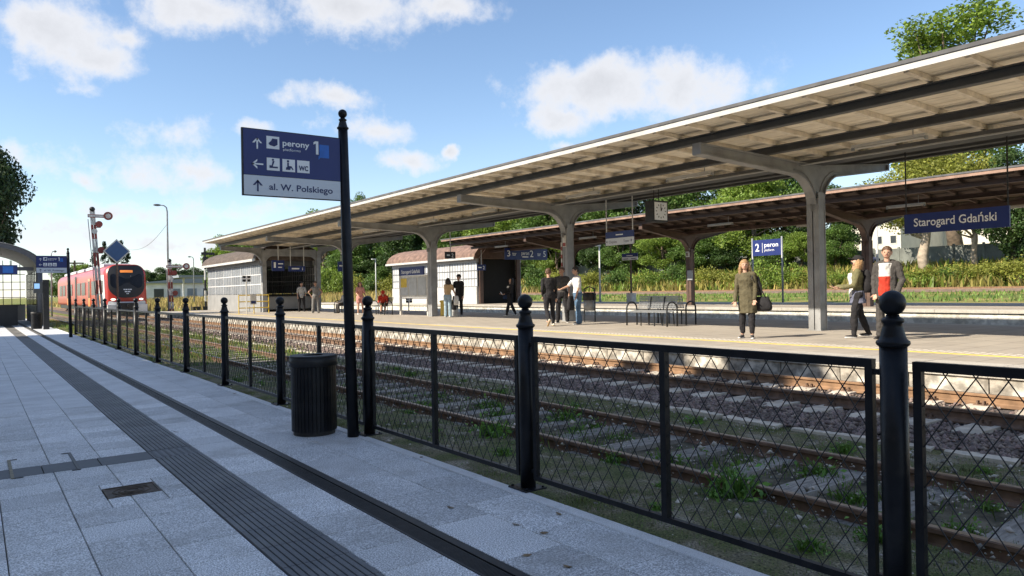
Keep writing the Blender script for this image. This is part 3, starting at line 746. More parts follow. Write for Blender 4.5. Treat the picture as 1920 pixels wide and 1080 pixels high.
# ------------------------------------------------------------------ grass and weeds by the tracks
def scatter(n, x0, x1, y0, y1, clump=.10, per=14, zf=None):
    C = np.stack([x0+(x1-x0)*nr.rand(n), y0+(y1-y0)*nr.rand(n)], 1)
    keep = np.array([sm_noise(c[0]*.9, c[1]*.7) > -.15 for c in C]); C = C[keep]
    P = np.repeat(C, per, 0)+nr.normal(size=(len(C)*per, 2))*clump
    P = P[(np.abs(P[:,0]-4.6) > .07) & (np.abs(P[:,0]-5.93) > .07)]
    z = np.array([gz(p) for p in P[:,0]])-.015
    return np.column_stack([P, z])
gr = np.concatenate([blades(scatter(900, 3.25, 4.4, 1, 18, .11, 12), .030, .005), blades(scatter(420, 4.7, 5.85, 1, 24, .10, 16), .11, .008), blades(scatter(520, 6.1, 6.9, 1, 24, .10, 12), .045, .005),
     blades(scatter(500, 3.25, 7.0, 16, 45, .16, 14), .14, .014)])
tag(link('grass', poly_mesh('grass', gr, 5, 'grass_green')), kind='stuff', label='low green grass growing between the rails and along the fence')
ms = np.concatenate([blades(scatter(7000, 3.15, 4.5, 1, 14, .05, 12), .020, .004), blades(scatter(2600, 6.05, 6.95, 1, 14, .06, 14), .025, .004)])
tag(link('moss', poly_mesh('moss', ms, 5, 'grass_moss')), kind='stuff', label='short mossy turf on the trackside soil')
dy_ = np.concatenate([blades(scatter(700, 3.4, 7.0, 18, 60, .2, 12), .12, .016)])
tag(link('dry_grass', poly_mesh('dry_grass', dy_, 5, 'weed_yellow')), kind='stuff', label='yellowing grass beside the far end of the rails')
def weed_mesh(seed, n, spread, hgt, leaf):
    global nr
    st_ = nr; nr = np.random.RandomState(seed)
    P = np.stack([nr.normal(size=n)*spread, nr.normal(size=n)*spread, np.abs(nr.normal(size=n))*hgt+.02], 1)
    V = leaves(P, leaf, 1.2, .5); bl = blades(P*np.array([.5,.5,0]), hgt*1.6, leaf*.28, .7)
    nr = st_; me = poly_mesh('leaves', V, 4, 'weed_leaf'); return me, poly_mesh('stems', bl, 5, 'weed_leaf')
wm = [weed_mesh(3+i, 70+16*i, .07+.018*i, .04+.012*i, .055) for i in range(4)]
spots = [(4.78,3.1),(5.35,2.7),(5.05,3.9),(4.42,3.35),(5.5,4.6),(4.85,5.2),(5.2,6.0),(5.6,3.4),(4.75,7.1),(5.3,7.6),(4.9,8.8),(5.5,9.4),(5.1,10.8),(4.5,4.7),(4.35,6.3),(5.65,6.7),(4.8,12.4),(5.4,13.5),(5.0,2.1),(6.3,3.6),(6.45,5.4),(5.7,2.2),(4.72,2.3),(5.0,4.5),(5.55,5.6),(5.0,6.7),(5.6,8.2),(5.15,2.9)]+[(rnd.uniform(3.5,6.75), rnd.uniform(1.8,13)) for _ in range(46)]
spots = [(x, y) for x, y in spots if abs(x-4.6) > .09 and abs(x-5.93) > .09]
for i, (x, y) in enumerate(spots):
    t = thing('weed_plant', 'small leafy green weed growing between the rails of the overgrown track' if 4.6 < x < 5.93 else 'small leafy green weed growing outside the rails of the overgrown track', 'weed', (x, y, gz(x)-.01), rnd.uniform(0,6), 'weeds along the overgrown track')
    s = rnd.uniform(.6,1.15) if i < 28 else rnd.uniform(.3,.65); t.scale = (s,s,s)
    link('leaves', wm[i%4][0], t); link('stems', wm[i%4][1], t)
# fallen leaves on the paving
mat('dead_leaf', (.22,.15,.08), .8, var=.3, scale=20, orand=.3)
lm = poly_mesh('fallen_leaf', np.array([[(-.028,0,.004),(-.008,-.014,.002),(.012,-.012,.003),(.03,.002,.009),(.012,.013,.004),(-.01,.014,.006)]]), 6, 'dead_leaf')
for i, (x, y) in enumerate([(968,984),(988,1042),(790,858),(845,952),(1048,964),(1065,1063),(330,810),(440,738),(130,712),(1020,1000)]):
    p = onz(x, y, .0015); o = link('fallen_leaf', lm, None, p); o.rotation_euler = (0,0,rnd.uniform(0,6))
    tag(o, 'small dry brown leaf lying on the grey paving', 'leaf', 'fallen leaves on the paving')
# ------------------------------------------------------------------ platform canopies
mat('steel_grey', (.29,.295,.30), .55, var=.14, scale=2.5, bump=.08, bscale=12, stain=(2.0,.45,(.12,.105,.09)))
mat('steel_dark', (.085,.088,.092), .55, var=.12, scale=3)
mat('soffit', (.84,.77,.64), .75, var=.10, scale=2, stretch=(6,1,1), orand=.09, stain=(.9,.45,(.52,.44,.34)))
mat('rafter_paint', (.78,.71,.59), .7, var=.15, scale=5, orand=.08, stain=(2,.45,(.36,.29,.22)))
mat('fascia_white', (.54,.53,.51), .5, var=.08, scale=4, stain=(1.2,.6,(.40,.38,.34)))
mat('roof_felt', (.12,.12,.125), .9, var=.2, scale=3)
mat('brown_steel', (.10,.06,.046), .6, var=.2, scale=3)
mat('brown_wood', (.115,.078,.06), .8, var=.3, scale=2, stretch=(8,1,1), orand=.22)
mat('brown_fascia', (.30,.19,.14), .7, var=.25, scale=3)
mat('pipe_grey', (.35,.36,.36), .5, var=.1)
mat('lamp_white', (.62,.60,.55), .4, var=.05)
mat('white_steel', (.55,.55,.53), .5, var=.08)

def haunch(xp, hw, zb_tip, xt, zk, rad, sgn):
    """lower curve of an arm from its tip to the column face (x, z), sgn -1 towards the front"""
    x0 = xp+sgn*hw
    pts = [(xt, zb_tip)]
    xk = x0+sgn*rad
    f = (xk-xt)/(xp-xt); zk2 = zb_tip+(zk-zb_tip)*f
    pts.append((xk, zk2))
    for i in range(1, 9):
        a = i/8*math.pi/2; pts.append((x0+sgn*rad*(1-math.sin(a)), zk2-rad*(1-math.cos(a))))
    return pts
def canopy(name, label, xp, z0, ys, y0, y1, front, rear, mats, board_w=.22, portal=None, tubes=()):
    """front/rear = dict(xe, ze, xt, zb, zt, purl=[x..])  edge x, edge top z, arm tip x, tip bottom z, tip top z"""
    ms, md, mw, mr_, mfs, mroof = mats
    t = thing(name, label, 'canopy', (xp, ys[0], z0))
    zc = front['zc']                      # arm top at the column
    def top(x):                            # top of the arms
        d = front if x < xp else rear
        return d['zt']+(zc-d['zt'])*(x-d['xt'])/(xp-d['xt'])
    PH, RH = .17, .11
    def arm(y, hw, cols):
        for d, sgn in ((front,-1),(rear,1)):
            xc = cols[0] if sgn < 0 else cols[-1]
            lo = haunch(xc, hw, d['zb'], d['xt'], front['zk'], .85, sgn)
            poly = lo+[(xc, lo[-1][1]), (xc, top(xc)), (d['xt'], d['zt'])]
            o = MB().prism(poly, 'y', y-.05, y+.05).build('arm', ms, t)
            fl = MB()
            for a, b_ in zip(lo[:-1], lo[1:]): fl.beam((a[0],y,a[1]), (b_[0],y,b_[1]), .24, .035, (0,0,1))
            fl.beam((d['xt'],y,d['zt']-.018), (xc,y,top(xc)-.018), .22, .03)
            fl.box(d['xt']-.03, d['xt']+.03, y-.11, y+.11, d['zb']-.01, d['zt'])
            fl.build('flange', ms, o)
            # inner stiffener following the curve
            st2 = MB(); pts = [(a[0]-sgn*.10 if i > 1 else a[0], y, a[1]+.10) for i, a in enumerate(lo)]
            st2.tube([(p[0]+.0, y-.06, p[2]) for p in pts[1:]], .018, 5); st2.build('stiffener', ms, o)
    for y in ys:
        hw = .15
        p = MB(); p.box(xp-hw, xp+hw, y-.012, y+.012, z0, top(xp)-.01); p.box(xp-hw, xp-hw+.03, y-.16, y+.16, z0, front['zk']-.5); p.box(xp+hw-.03, xp+hw, y-.16, y+.16, z0, front['zk']-.5)
        p.box(xp-hw+.03, xp+hw-.03, y-.145, y-.12, z0, front['zk']-.35).box(xp-hw+.03, xp+hw-.03, y+.12, y+.145, z0, front['zk']-.35)
        po = p.build('pillar', ms, t)
        q = MB().box(xp-hw-.03, xp+hw+.03, y-.19, y+.19, z0+.001, z0+.025); q.build('base_plate', ms, po)
        rv = MB()
        for k in range(14):
            zz = z0+.3+k*.18
            if zz > front['zk']-.6: break
            for sy in (-.13,.13): rv.lathe([(.012,0),(.010,.006)], (0,0,0), 6) if False else rv.box(xp-hw-.006, xp-hw, y+sy-.009, y+sy+.009, zz, zz+.018)
        rv.build('rivets', ms, po)
        arm(y, hw, [xp])
    if portal:
        yp, xa, xb = portal
        for xx in (xa, xb):
            p = MB().box(xx-.13, xx+.13, yp-.13, yp+.13, z0, zc-.1).build('pillar', ms, t)
            MB().box(xx-.16, xx+.16, yp-.16, yp+.16, z0+.001, z0+.025).build('base_plate', ms, p)
        arm(yp, .13, [xa, xb])
        zk = front['zk']; r = .5
        poly = [(xa+.13, zc-.02),(xa+.13, zk-r-.15)]+[(xa+.13+r*(1-math.cos(a)), zk-r-.15+r*math.sin(a)) for a in [i/6*math.pi/2 for i in range(1,7)]]
        poly += [(xb-.13-r*(1-math.cos(a)), zk-r-.15+r*math.sin(a)) for a in [i/6*math.pi/2 for i in range(6,0,-1)]]+[(xb-.13, zk-r-.15),(xb-.13, zc-.02)]
        MB().prism(poly, 'y', yp-.06, yp+.06).build('portal_beam', ms, t)
    # purlins
    for d in (front, rear):
        for x in d['purl']:
            z = top(x)+.002
            MB().box(x-.075, x+.075, y0+.15, y1-.15, z, z+.022).box(x-.012, x+.012, y0+.15, y1-.15, z+.022, z+PH-.022).box(x-.075, x+.075, y0+.15, y1-.15, z+PH-.022, z+PH).build('purlin', md, t)
    MB().box(xp-.19, xp+.19, y0+.2, y1-.2, zc+.003, zc+.05).box(xp-.19, xp-.15, y0+.2, y1-.2, zc+.05, zc+PH-.03).box(xp+.15, xp+.19, y0+.2, y1-.2, zc+.05, zc+PH-.03).build('gutter_beam', md, t)
    # rafters, boards, roof, fascia per wing
    for d, sgn in ((front,-1),(rear,1)):
        zb0 = zc+PH; zb1 = top(d['xt'])+PH; sl = (zb1-zb0)/(d['xt']-xp)
        zr = lambda x: zb0+sl*(x-xp)+.002
        n = int((y1-y0)/.87)
        rm = MB(); xa, xb = xp+sgn*.02, d['xe']-sgn*.06
        rm.prism([(xa, zr(xa)),(xb, zr(xb)),(xb, zr(xb)+RH*.6),(d['xt'], zr(d['xt'])+RH),(xa, zr(xa)+RH)] if False else [(xa, zr(xa)),(xb, zr(xb)+.03),(xb, zr(xb)+RH),(xa, zr(xa)+RH)], 'y', -.04, .04)
        rme = rm.mesh('rafter', mr_, off=(xp, ys[0], z0))
        for k in range(n+1):
            yy = y0+.1+k*.87
            if d is rear and False: continue
            link('rafter', rme, t, (0, yy, 0)).location = (0, yy, 0)
        L_ = abs(d['xe']-xp); nbd = int(L_/board_w); bw = L_/nbd
        dz = RH+.003
        bme = MB().add([(sgn*a, b_, sl*sgn*a+c) for a in (.005, bw-.005) for b_ in (y0, y1) for c in (0, .022)], [(0,1,3,2),(4,6,7,5),(0,4,5,1),(2,3,7,6),(0,2,6,4),(1,5,7,3)]).mesh('soffit_board', mw, off=(0, ys[0], 0))
        for k in range(nbd):
            x = xp+sgn*k*bw; link('soffit_board', bme, t, (x-xp, 0, zr(x)+dz-z0+(k%3)*.0025))
        xe = d['xe']
        MB().prism([(xp, zr(xp)+dz+.032),(xe, zr(xe)+dz+.032),(xe, zr(xe)+dz+.06),(xp, zr(xp)+dz+.075)], 'y', y0-.02, y1+.02).build('roof_sheet', mroof, t)
        MB().box(xe-.03 if sgn < 0 else xe+.003, xe-.003 if sgn < 0 else xe+.03, y0-.03, y1+.03, zr(xe)+.04, zr(xe)+dz+.075).build('fascia', mfs, t)
        MB().box(xe-.05 if sgn < 0 else xe+.031, xe-.031 if sgn < 0 else xe+.05, y0-.03, y1+.03, zr(xe)+dz+.03, zr(xe)+dz+.09).build('drip_edge', mroof if mfs != 'fascia_white' else 'roof_felt', t)
    return t, top
PH_ = .17
CY_ = [10.2+9.42*i for i in range(-1, 4)]
cg, topg = canopy('platform_canopy', 'long grey steel canopy with pale timber soffit and T shaped pillars on island platform', 16.8, ZP, CY_, -5.0, 48.4,
    dict(xe=11.62, xt=12.38, zb=4.21, zt=4.44, zc=4.34, zk=4.02, purl=[12.48, 14.7]), dict(xe=20.6, xt=20.2, zb=4.50, zt=4.68, zc=4.34, purl=[20.1, 18.5]),
    ('steel_grey','steel_dark','soffit','rafter_paint','fascia_white','roof_felt'), portal=(47.3, 15.0, 18.6))
for dx, dz in ((-.75,-.06),(-.62,-.03)): MB().tube([(16.8+dx, -4.8, 4.33+dz),(16.8+dx, 48, 4.33+dz)], .018, 6).build('conduit', 'pipe_grey', cg)
CY2 = [16.0-9.4, 16.0, 25.4, 34.8]
cb, topb = canopy('brown_canopy', 'weathered brown timber and steel canopy on the far platform', 30.1, ZQ, CY2, -4, 43.6,
    dict(xe=26.0, xt=26.5, zb=4.30, zt=4.55, zc=4.12, zk=3.72, purl=[26.6, 28.3]), dict(xe=33.4, xt=33.0, zb=4.35, zt=4.52, zc=4.12, purl=[32.9, 31.6]),
    ('brown_steel','brown_steel','brown_wood','brown_wood','brown_fascia','roof_felt'), board_w=.3)
# tube lamps under the canopies
def tube_lamp(p, L, label, grp):
    t = thing('tube_lamp', label, 'lamp', p, 0, grp); x, y, z = p
    MB().box(x-.06, x+.06, y-L/2, y+L/2, z-.05, z).build('housing', 'lamp_white', t)
    MB().tube([(x, y-L/2+.05, z-.075),(x, y+L/2-.05, z-.075)], .026, 8).build('tube', 'lamp_white', t, True)
    for s in (-1,1): MB().box(x-.04, x+.04, y+s*L/2-.02, y+s*L/2+.02, z-.115, z-.05).build('end_cap', 'pipe_grey', t)
    MB().tube([(x,y-L/3,z),(x,y-L/3,topg(x)+.17 if x < 24 else topb(x)+.17)], .012, 6).build('hanger', 'pipe_grey', t)
for y in (7.6, 12.8, 17.0, 22.4, 26.6, 32.0): tube_lamp((15.2, y, 4.36), 1.5, 'slim white tube lamp hung under the grey canopy', 'tube lamps under the grey canopy')
for y in (13.2, 21.5, 30.5, 38.8): tube_lamp((27.6, y, topb(27.6)-.12), 1.35, 'white tube lamp hung under the brown canopy', 'tube lamps under the brown canopy')
for y in (11.5, 20.0): tube_lamp((32.4, y, topb(32.4)-.12), 1.35, 'white tube lamp hung under the brown canopy', 'tube lamps under the brown canopy')
# ------------------------------------------------------------------ station building beside the near platform (its shade lies over platform and tracks)
mat('render_wall', (.50,.42,.31), .9, var=.1, scale=1.5)
mat('roof_tile_red', (.22,.085,.055), .85, var=.25, scale=5, stretch=(1,3,1))
mat('stone_base', (.25,.24,.23), .9, var=.15)
mat('window_dark', (.02,.025,.03), .1, var=.1)
mat('wood_white', (.6,.6,.58), .6)
sb = thing('station_building', 'tall pale rendered station building along the back of the near platform', 'building', (-16, 5, 0))
WX = -9.0; EZ = (8.7-WX-.4)/1.31+.05       # eave height whose shadow edge runs along the second track
MB().box(WX-12,WX,-26,20.6,-.4,EZ-.25).build('wall', 'render_wall', sb)
MB().box(WX-12.06,WX+.05,-26.05,20.65,-.4,.7).build('plinth', 'stone_base', sb)
ro = MB().prism([(WX-12.4,EZ-.24),(WX+.4,EZ-.24),(WX+.4,EZ),(WX-6,EZ+2.6),(WX-12.4,EZ)], 'y', -26.4, 21.0).build('roof', 'roof_tile_red', sb)
for (y0, y1) in ((11.2,12.9),(13.9,14.6)):
    xt = WX-1.6; zt = (10.5-xt)/1.31+.2; MB().box(xt-.7, xt, y0, y1, EZ, zt).box(xt-.78, xt+.08, y0-.08, y1+.08, zt, zt+.12).build('chimney', 'roof_tile_red', ro)
for z0 in (1.0, 4.6, 8.2):
    for k in range(9):
        yy = -22+k*4.6; w_ = MB().box(WX,WX+.06,yy,yy+1.3,z0,z0+1.9).build('window', 'wood_white', sb); MB().box(WX+.06,WX+.075,yy+.1,yy+1.2,z0+.1,z0+1.8).build('pane', 'window_dark', w_)
WZ = (3.4-WX-.3)/1.31
MB().box(WX-9,WX,20.7,36.0,-.4,WZ-.2).build('side_wing', 'render_wall', sb)
MB().prism([(WX-9.3,WZ-.19),(WX+.3,WZ-.19),(WX+.3,WZ),(WX-4.5,WZ+1.6),(WX-9.3,WZ)], 'y', 20.72, 36.3).build('wing_roof', 'roof_tile_red', sb)

# ------------------------------------------------------------------ trees
mat('bark', (.115,.085,.06), .95, var=.35, scale=4, bump=.6, bscale=14)
mat('bark_pale', (.38,.31,.24), .9, var=.3, scale=2.5)
mat('leaf_mid', (.105,.185,.035), .55, var=.3, scale=.35, island=.32, trans=.32)
mat('leaf_dark', (.055,.105,.024), .55, var=.3, scale=.4, island=.32, trans=.25)
mat('leaf_bright', (.19,.28,.042), .55, var=.25, scale=.4, island=.3, trans=.35)
mat('leaf_yellow', (.27,.29,.05), .6, var=.25, scale=.4, island=.3, trans=.35)
mat('leaf_dark2', (.030,.060,.016), .55, var=.3, scale=.4, island=.3, trans=.2)
mat('leaf_conifer', (.022,.045,.016), .7, var=.3, scale=.8, island=.3, trans=.1)
def tree_meshes(seed, H, Rr, base, n, leaf, lm_, bark='bark', clumps=42, droop=0.0, top_taper=1.0, tr=.02):
    global nr
    keep = nr; nr = np.random.RandomState(seed); rr = random.Random(seed)
    hc = (H+base)/2; hz = (H-base)/2
    C = []
    while len(C) < clumps:
        p = nr.uniform(-1,1,3); l = np.linalg.norm(p)
        if l > 1 or l < .25 or (l < .55 and nr.rand() < .6): continue
        k = 1-max(0, p[2])*.45*top_taper
        C.append((p[0]*Rr*k*.86, p[1]*Rr*k*.86, hc+p[2]*hz*.88, (.15+.17*nr.rand())*Rr))
    C = np.array(C); w = C[:,3]**1.6; w /= w.sum(); idx = nr.choice(len(C), n, p=w)
    d = nr.normal(size=(n,3)); d /= np.linalg.norm(d, axis=1)[:,None]; rad = (nr.rand(n)**.45)*1.25
    P = C[idx,:3]+d*(rad*C[idx,3])[:,None]*np.array([1.05,1.05,.78])
    P[:,2] -= droop*nr.rand(n)
    V = leaves(P, leaf, .5, .62)
    crown = poly_mesh('crown', V, 4, lm_)
    mb = MB(); hb = base+.25*(H-base)
    pts = [(0,0,-.3)]; x = y = 0
    for i in range(1, 6):
        x += rr.uniform(-.02,.02)*H; y += rr.uniform(-.02,.02)*H; pts.append((x, y, (base+.55*(H-base))*i/5))
    mb.tube(pts, [H*tr*(1.25-.16*i) for i in range(6)], 8)
    for c in C[::3]:
        s = rr.randint(2,4); p0 = Vector(pts[s]); p1 = Vector(c[:3]); mid = p0.lerp(p1,.5)+Vector((0,0,-.04*H))
        mb.tube([p0, mid, p1], [H*tr*.42, H*tr*.26, H*tr*.10], 5)
    nr = keep
    return mb.mesh('trunk', bark, True), crown
TV = {
 'mid': tree_meshes(21, 12, 4.6, .9, 24000, .27, 'leaf_mid'),
 'mid2': tree_meshes(22, 12, 4.2, .7, 24000, .26, 'leaf_mid', clumps=55),
 'bright': tree_meshes(23, 12, 4.6, .6, 24000, .27, 'leaf_bright'),
 'dark': tree_meshes(24, 12, 4.4, .8, 24000, .27, 'leaf_dark'),
 'yellow': tree_meshes(25, 12, 5.2, 3.0, 26000, .21, 'leaf_yellow', 'bark_pale', clumps=60, tr=.026),
 'poplar': tree_meshes(26, 26, 4.6, 5, 24000, .27, 'leaf_bright', clumps=80, top_taper=.5, tr=.014),
 'chestnut': tree_meshes(27, 9.8, 3.7, 3.4, 26000, .22, 'leaf_dark2', clumps=75, tr=.025),
 'spire': tree_meshes(28, 14, 1.9, .6, 4200, .34, 'leaf_conifer', clumps=60, top_taper=2.0),
}
TH = {'mid':(12,4.6),'mid2':(12,4.2),'bright':(12,4.6),'dark':(12,4.4),'yellow':(12,5.2),'poplar':(26,4.6),'chestnut':(9.8,3.7),'spire':(14,1.9)}
def tree_at(px, X, top_y, halfw, var, label, grp=None, base=None, name='tree', Y=None):
    p = onx(px, 500, X) if Y is None else ony(px, 500, Y)
    pt = onx(px, top_y, X) if Y is None else ony(px, top_y, Y)
    zb = gz(p.x) if base is None else base
    dep = (RW.T @ (np.array(p)-CAMP))[2]
    Hh, Rr = TH[var]; sz = (pt.z-zb)/Hh*1.06; sx = halfw*dep/FPX/Rr*1.22
    t = thing(name, label, 'tree', (p.x, p.y, zb), rnd.uniform(0,6.28), grp)
    t.scale = (sx, sx, sz)
    link('trunk', TV[var][0], t); link('crown', TV[var][1], t)
    return t
GRP = 'trees on the bank behind the platforms'
LB = {'mid':'mid green leafy tree on the bank behind the platforms','mid2':'rounded mid green tree in the row behind the platforms','bright':'bright green sunlit tree in the row behind the platforms','dark':'dark green dense tree in the row behind the platforms'}
for (px, X, ty, hw, v) in [(565,66,455,45,'bright'),(612,64,432,50,'bright'),(700,68,418,52,'mid'),(757,66,420,52,'dark'),(815,70,400,55,'mid2'),(880,68,398,58,'mid'),(945,72,385,60,'bright'),(1012,74,380,62,'mid'),
   (1080,78,360,66,'mid2'),(1150,76,372,62,'mid'),(1210,80,345,68,'dark'),(1275,76,352,66,'mid2'),(1345,80,335,72,'mid'),(1415,76,350,64,'bright'),(1475,80,325,66,'mid2'),(1552,75,380,50,'dark')]:
    tree_at(px, X+rnd.uniform(-2,5), ty-rnd.uniform(8,48), hw*rnd.uniform(.9,1.2), v, LB[v], GRP)
for (px, X, ty, hw, v) in [(585,67,478,34,'mid'),(645,66,470,36,'mid2'),(690,67,478,34,'dark'),(740,68,470,36,'mid'),(850,69,468,38,'dark'),(925,70,460,40,'mid2'),(985,70,465,40,'mid'),(1048,71,455,42,'bright'),(1115,71,462,42,'dark'),(1180,71,452,44,'mid'),(1243,71,460,42,'bright'),(1308,71,448,44,'mid2'),(1380,71,455,44,'dark'),(1446,71,448,44,'mid'),(1508,71,455,42,'bright'),(1570,71,462,34,'mid')]:
    tree_at(px+rnd.uniform(-10,10), X+rnd.uniform(-1,3), ty-rnd.uniform(-18,52), hw*rnd.uniform(.7,1.15), v, {'mid':'low mid green tree in the front row on the bank','mid2':'low rounded tree in the front row on the bank','bright':'low bright green tree in the front row on the bank','dark':'low dark green tree in the front row on the bank'}[v], 'low trees in the front row on the bank')
tree_at(668, 66, 362, 26, 'mid', 'tall tree whose tip shows just above the grey canopy roof', GRP)
tree_at(1735, 69, 285, 118, 'yellow', 'broad yellow green tree with pale trunk in front of white building')
tree_at(1830, 71, 300, 70, 'yellow', 'yellow green tree with two pale stems behind the hanging station name sign')
tree_at(1905, 70, 285, 62, 'dark', 'dark green tree beside the pale stemmed yellow tree')
tree_at(1800, 92, -8, 118, 'poplar', 'very tall poplar rising above the grey canopy roof')
tree_at(428, 34, 436, 40, 'bright', 'yellow green tree behind the grey platform cabin')
tree_at(478, 36, 450, 34, 'mid', 'mid green tree behind the grey platform cabin roof')
tree_at(-38, None, 276, 76, 'chestnut', 'dark broad leaved tree rising behind the arched shelter', base=-.1, Y=53)
for px, ty, hw in ((178,462,9),(196,449,8),(212,458,10),(228,447,8),(240,470,9)):
    tree_at(px, None, ty, hw, 'spire', 'dark narrow spire shaped tree far behind the red train', 'dark spire trees behind the train', Y=190, base=0)
for px, ty, hw, v in ((118,500,26,'mid'),(152,492,24,'bright'),(170,500,20,'mid')):
    tree_at(px, None, ty, hw, v, 'low distant green tree beyond the rear of the train', 'distant trees beyond the train', Y=210, base=0)
for px, ty, hw in ((300,503,24),(332,497,26),(362,503,24),(392,500,22),(275,508,20)):
    tree_at(px, None, ty, hw, 'dark', 'distant dark tree standing behind the long white shed', 'distant trees behind the shed', Y=330, base=0)
# shrubs on the bank
def shrub_mesh(seed, m, n=2600, leaf=.13):
    global nr
    keep = nr; nr = np.random.RandomState(seed)
    C = nr.normal(size=(16,3))*np.array([.55,.55,.28])+np.array([0,0,.75]); idx = nr.randint(0,16,n)
    P = C[idx]+nr.normal(size=(n,3))*.22; P[:,2] = np.abs(P[:,2]); V = leaves(P, leaf, .5, .6); nr = keep
    st_ = MB()
    for c in C[:8]: st_.tube([(0,0,-.1),(c[0]*.5,c[1]*.5,c[2]*.5),tuple(c)], [.04,.03,.012], 5)
    return poly_mesh('foliage', V, 4, m), st_.mesh('stem', 'bark')
SH = [shrub_mesh(41,'leaf_bright'), shrub_mesh(42,'leaf_mid'), shrub_mesh(43,'leaf_yellow')]
LS = ['bright green rounded shrub on the weedy bank','mid green shrub on the weedy bank','yellowish green shrub on the weedy bank']
for i, (px, X, ty, hw, v) in enumerate([(610,60,500,26,0),(640,62,505,24,0),(665,62,520,20,2),(700,63,515,22,1),(735,63,522,22,2),(1005,64,500,26,1),(1040,64,512,24,2),(1160,65,505,26,1),(1220,65,508,28,0),(1262,66,500,24,1),(1330,65,505,26,2),(1440,62.5,493,34,0),(1482,63,505,28,0),(1530,64,510,30,2),(1575,64,512,30,0),(1700,62.5,512,34,0),(1742,64,505,34,2),(1790,65,500,36,1),(1840,65,495,36,2),(1890,64,492,40,2),(1925,63,490,36,2),(1390,64,510,26,2),(1110,65,512,24,2)]):
    p = onx(px, 520, X); pt = onx(px, ty, X); dep = (RW.T @ (np.array(p)-CAMP))[2]; zb = gz(X)
    t = thing('shrub', LS[v], 'shrub', (p.x, p.y, zb-.05), rnd.uniform(0,6), 'shrubs on the bank'); s = hw*dep/FPX/1.05; t.scale = (s, s, max(.5,(pt.z-zb)/1.35))
    link('foliage', SH[v][0], t); link('stem', SH[v][1], t)
# tall weeds on the bank and far field
def strip_pts(n, x0, x1, y0, y1, thr=None, f=.25):
    P = np.stack([x0+(x1-x0)*nr.rand(n), y0+(y1-y0)*nr.rand(n)], 1)
    if thr is not None: P = P[np.array([sm_noise(p[0]*f, p[1]*f) > thr for p in P])]
    return np.column_stack([P, [gz(x)-.05 for x in P[:,0]]])
wd = np.concatenate([blades(strip_pts(22000,60.8,74,-10,190,-.3), .75, .20, .8)])
tag(link('tall_weeds', poly_mesh('tall_weeds', wd, 5, 'weed_yellow')), kind='stuff', label='tall yellowing weeds covering the bank below the trees')
wd = np.concatenate([blades(strip_pts(16000,61,75,-10,190,.0,.19), .75, .26, .9)])
tag(link('green_weeds', poly_mesh('green_weeds', wd, 5, 'leaf_bright')), kind='stuff', label='green leafy growth among the yellow weeds on the bank')
wd = np.concatenate([blades(strip_pts(9000,40.3,55.2,-8,120), .22, .09, .6)])
tag(link('lawn_grass', poly_mesh('lawn_grass', wd, 5, 'grass_green')), kind='stuff', label='green grass strip behind the far platform')
f = np.stack([-8+80*nr.rand(14000), 72+140*nr.rand(14000), np.zeros(14000)], 1); f = f[(f[:,0] > 12)]; f[:,2] = [gz(x)-.05 for x in f[:,0]]
tag(link('dry_field', poly_mesh('dry_field', blades(f, .8, .16, .5), 5, 'grass_dry')), kind='stuff', label='dry straw coloured grass in the field beyond the platform end')

# ------------------------------------------------------------------ walls and buildings on the bank
mat('wall_panel', (.17,.18,.165), .9, var=.2, scale=1.2, orand=.12)
mat('graffiti_blue', (.03,.04,.09), .7, var=.2); mat('graffiti_white', (.65,.66,.68), .7, var=.1)
bw_ = thing('concrete_wall', 'grey concrete panel wall running along the bank behind the trees', 'wall', (76.5, 30, gz(76)))
pm = MB().box(-.06,.06,-1.22,1.22,-.3,2.15).mesh('wall_panel', 'wall_panel'); po_ = MB().box(-.1,.1,-.09,.09,-.3,2.3).mesh('wall_post', 'wall_panel')
for i in range(40):
    link('wall_panel', pm, bw_, (0, -28+i*2.62, 0)); link('wall_post', po_, bw_, (0, -28+i*2.62+1.31, 0))
gx = 76.36
def gpt(px, py): return onx(px, py, gx)
g = MB(); g.tube([gpt(1607,484),gpt(1616,503),gpt(1627,484)], .22, 6); g.tube([gpt(1648,487),gpt(1640,484),gpt(1634,494),gpt(1640,504),gpt(1649,502),gpt(1650,495),gpt(1643,495)], .18, 6)
for o_ in (g.build('graffiti_letter', 'graffiti_blue', bw_),): pass
mat('facade_white', (.66,.62,.54), .85, var=.06, scale=1.0); mat('pane_grey', (.06,.07,.08), .15, var=.2, scale=.3)
def block(px0, px1, X, ty, rows, cols, label, depth=14, mcol='facade_white', name='apartment_building', wr=(.30,.6)):
    a, b_ = onx(px0, 500, X), onx(px1, 500, X); zt = onx((px0+px1)/2, ty, X).z; zb = gz(X)
    y0, y1 = b_.y, a.y
    t = thing(name, label, 'building', (X, (y0+y1)/2, zb))
    MB().box(X, X+depth, y0, y1, zb-.5, zt).build('wall', mcol, t); MB().box(X-.3, X+depth+.3, y0-.3, y1+.3, zt, zt+.35).build('roof', 'roof_felt', t)
    sy = (y1-y0)/cols; sz = (zt-zb-1)/rows
    for r in range(rows):
        for c in range(cols):
            yc = y0+(c+.5)*sy; zc = zb+.8+(r+.5)*sz
            w_ = MB().box(X-.06, X+.05, yc-sy*wr[0]/1.0*.9, yc+sy*wr[0]*.9, zc-sz*wr[1]/2, zc+sz*wr[1]/2).build('window', 'wood_white', t)
            MB().box(X-.075, X-.055, yc-sy*wr[0]*.8, yc+sy*wr[0]*.8, zc-sz*wr[1]/2+.12, zc+sz*wr[1]/2-.12).build('pane', 'pane_grey', w_)
    return t
block(1586, 1690, 105, 365, 4, 4, 'white apartment block with dark windows seen between the trees', wr=(.24,.5))
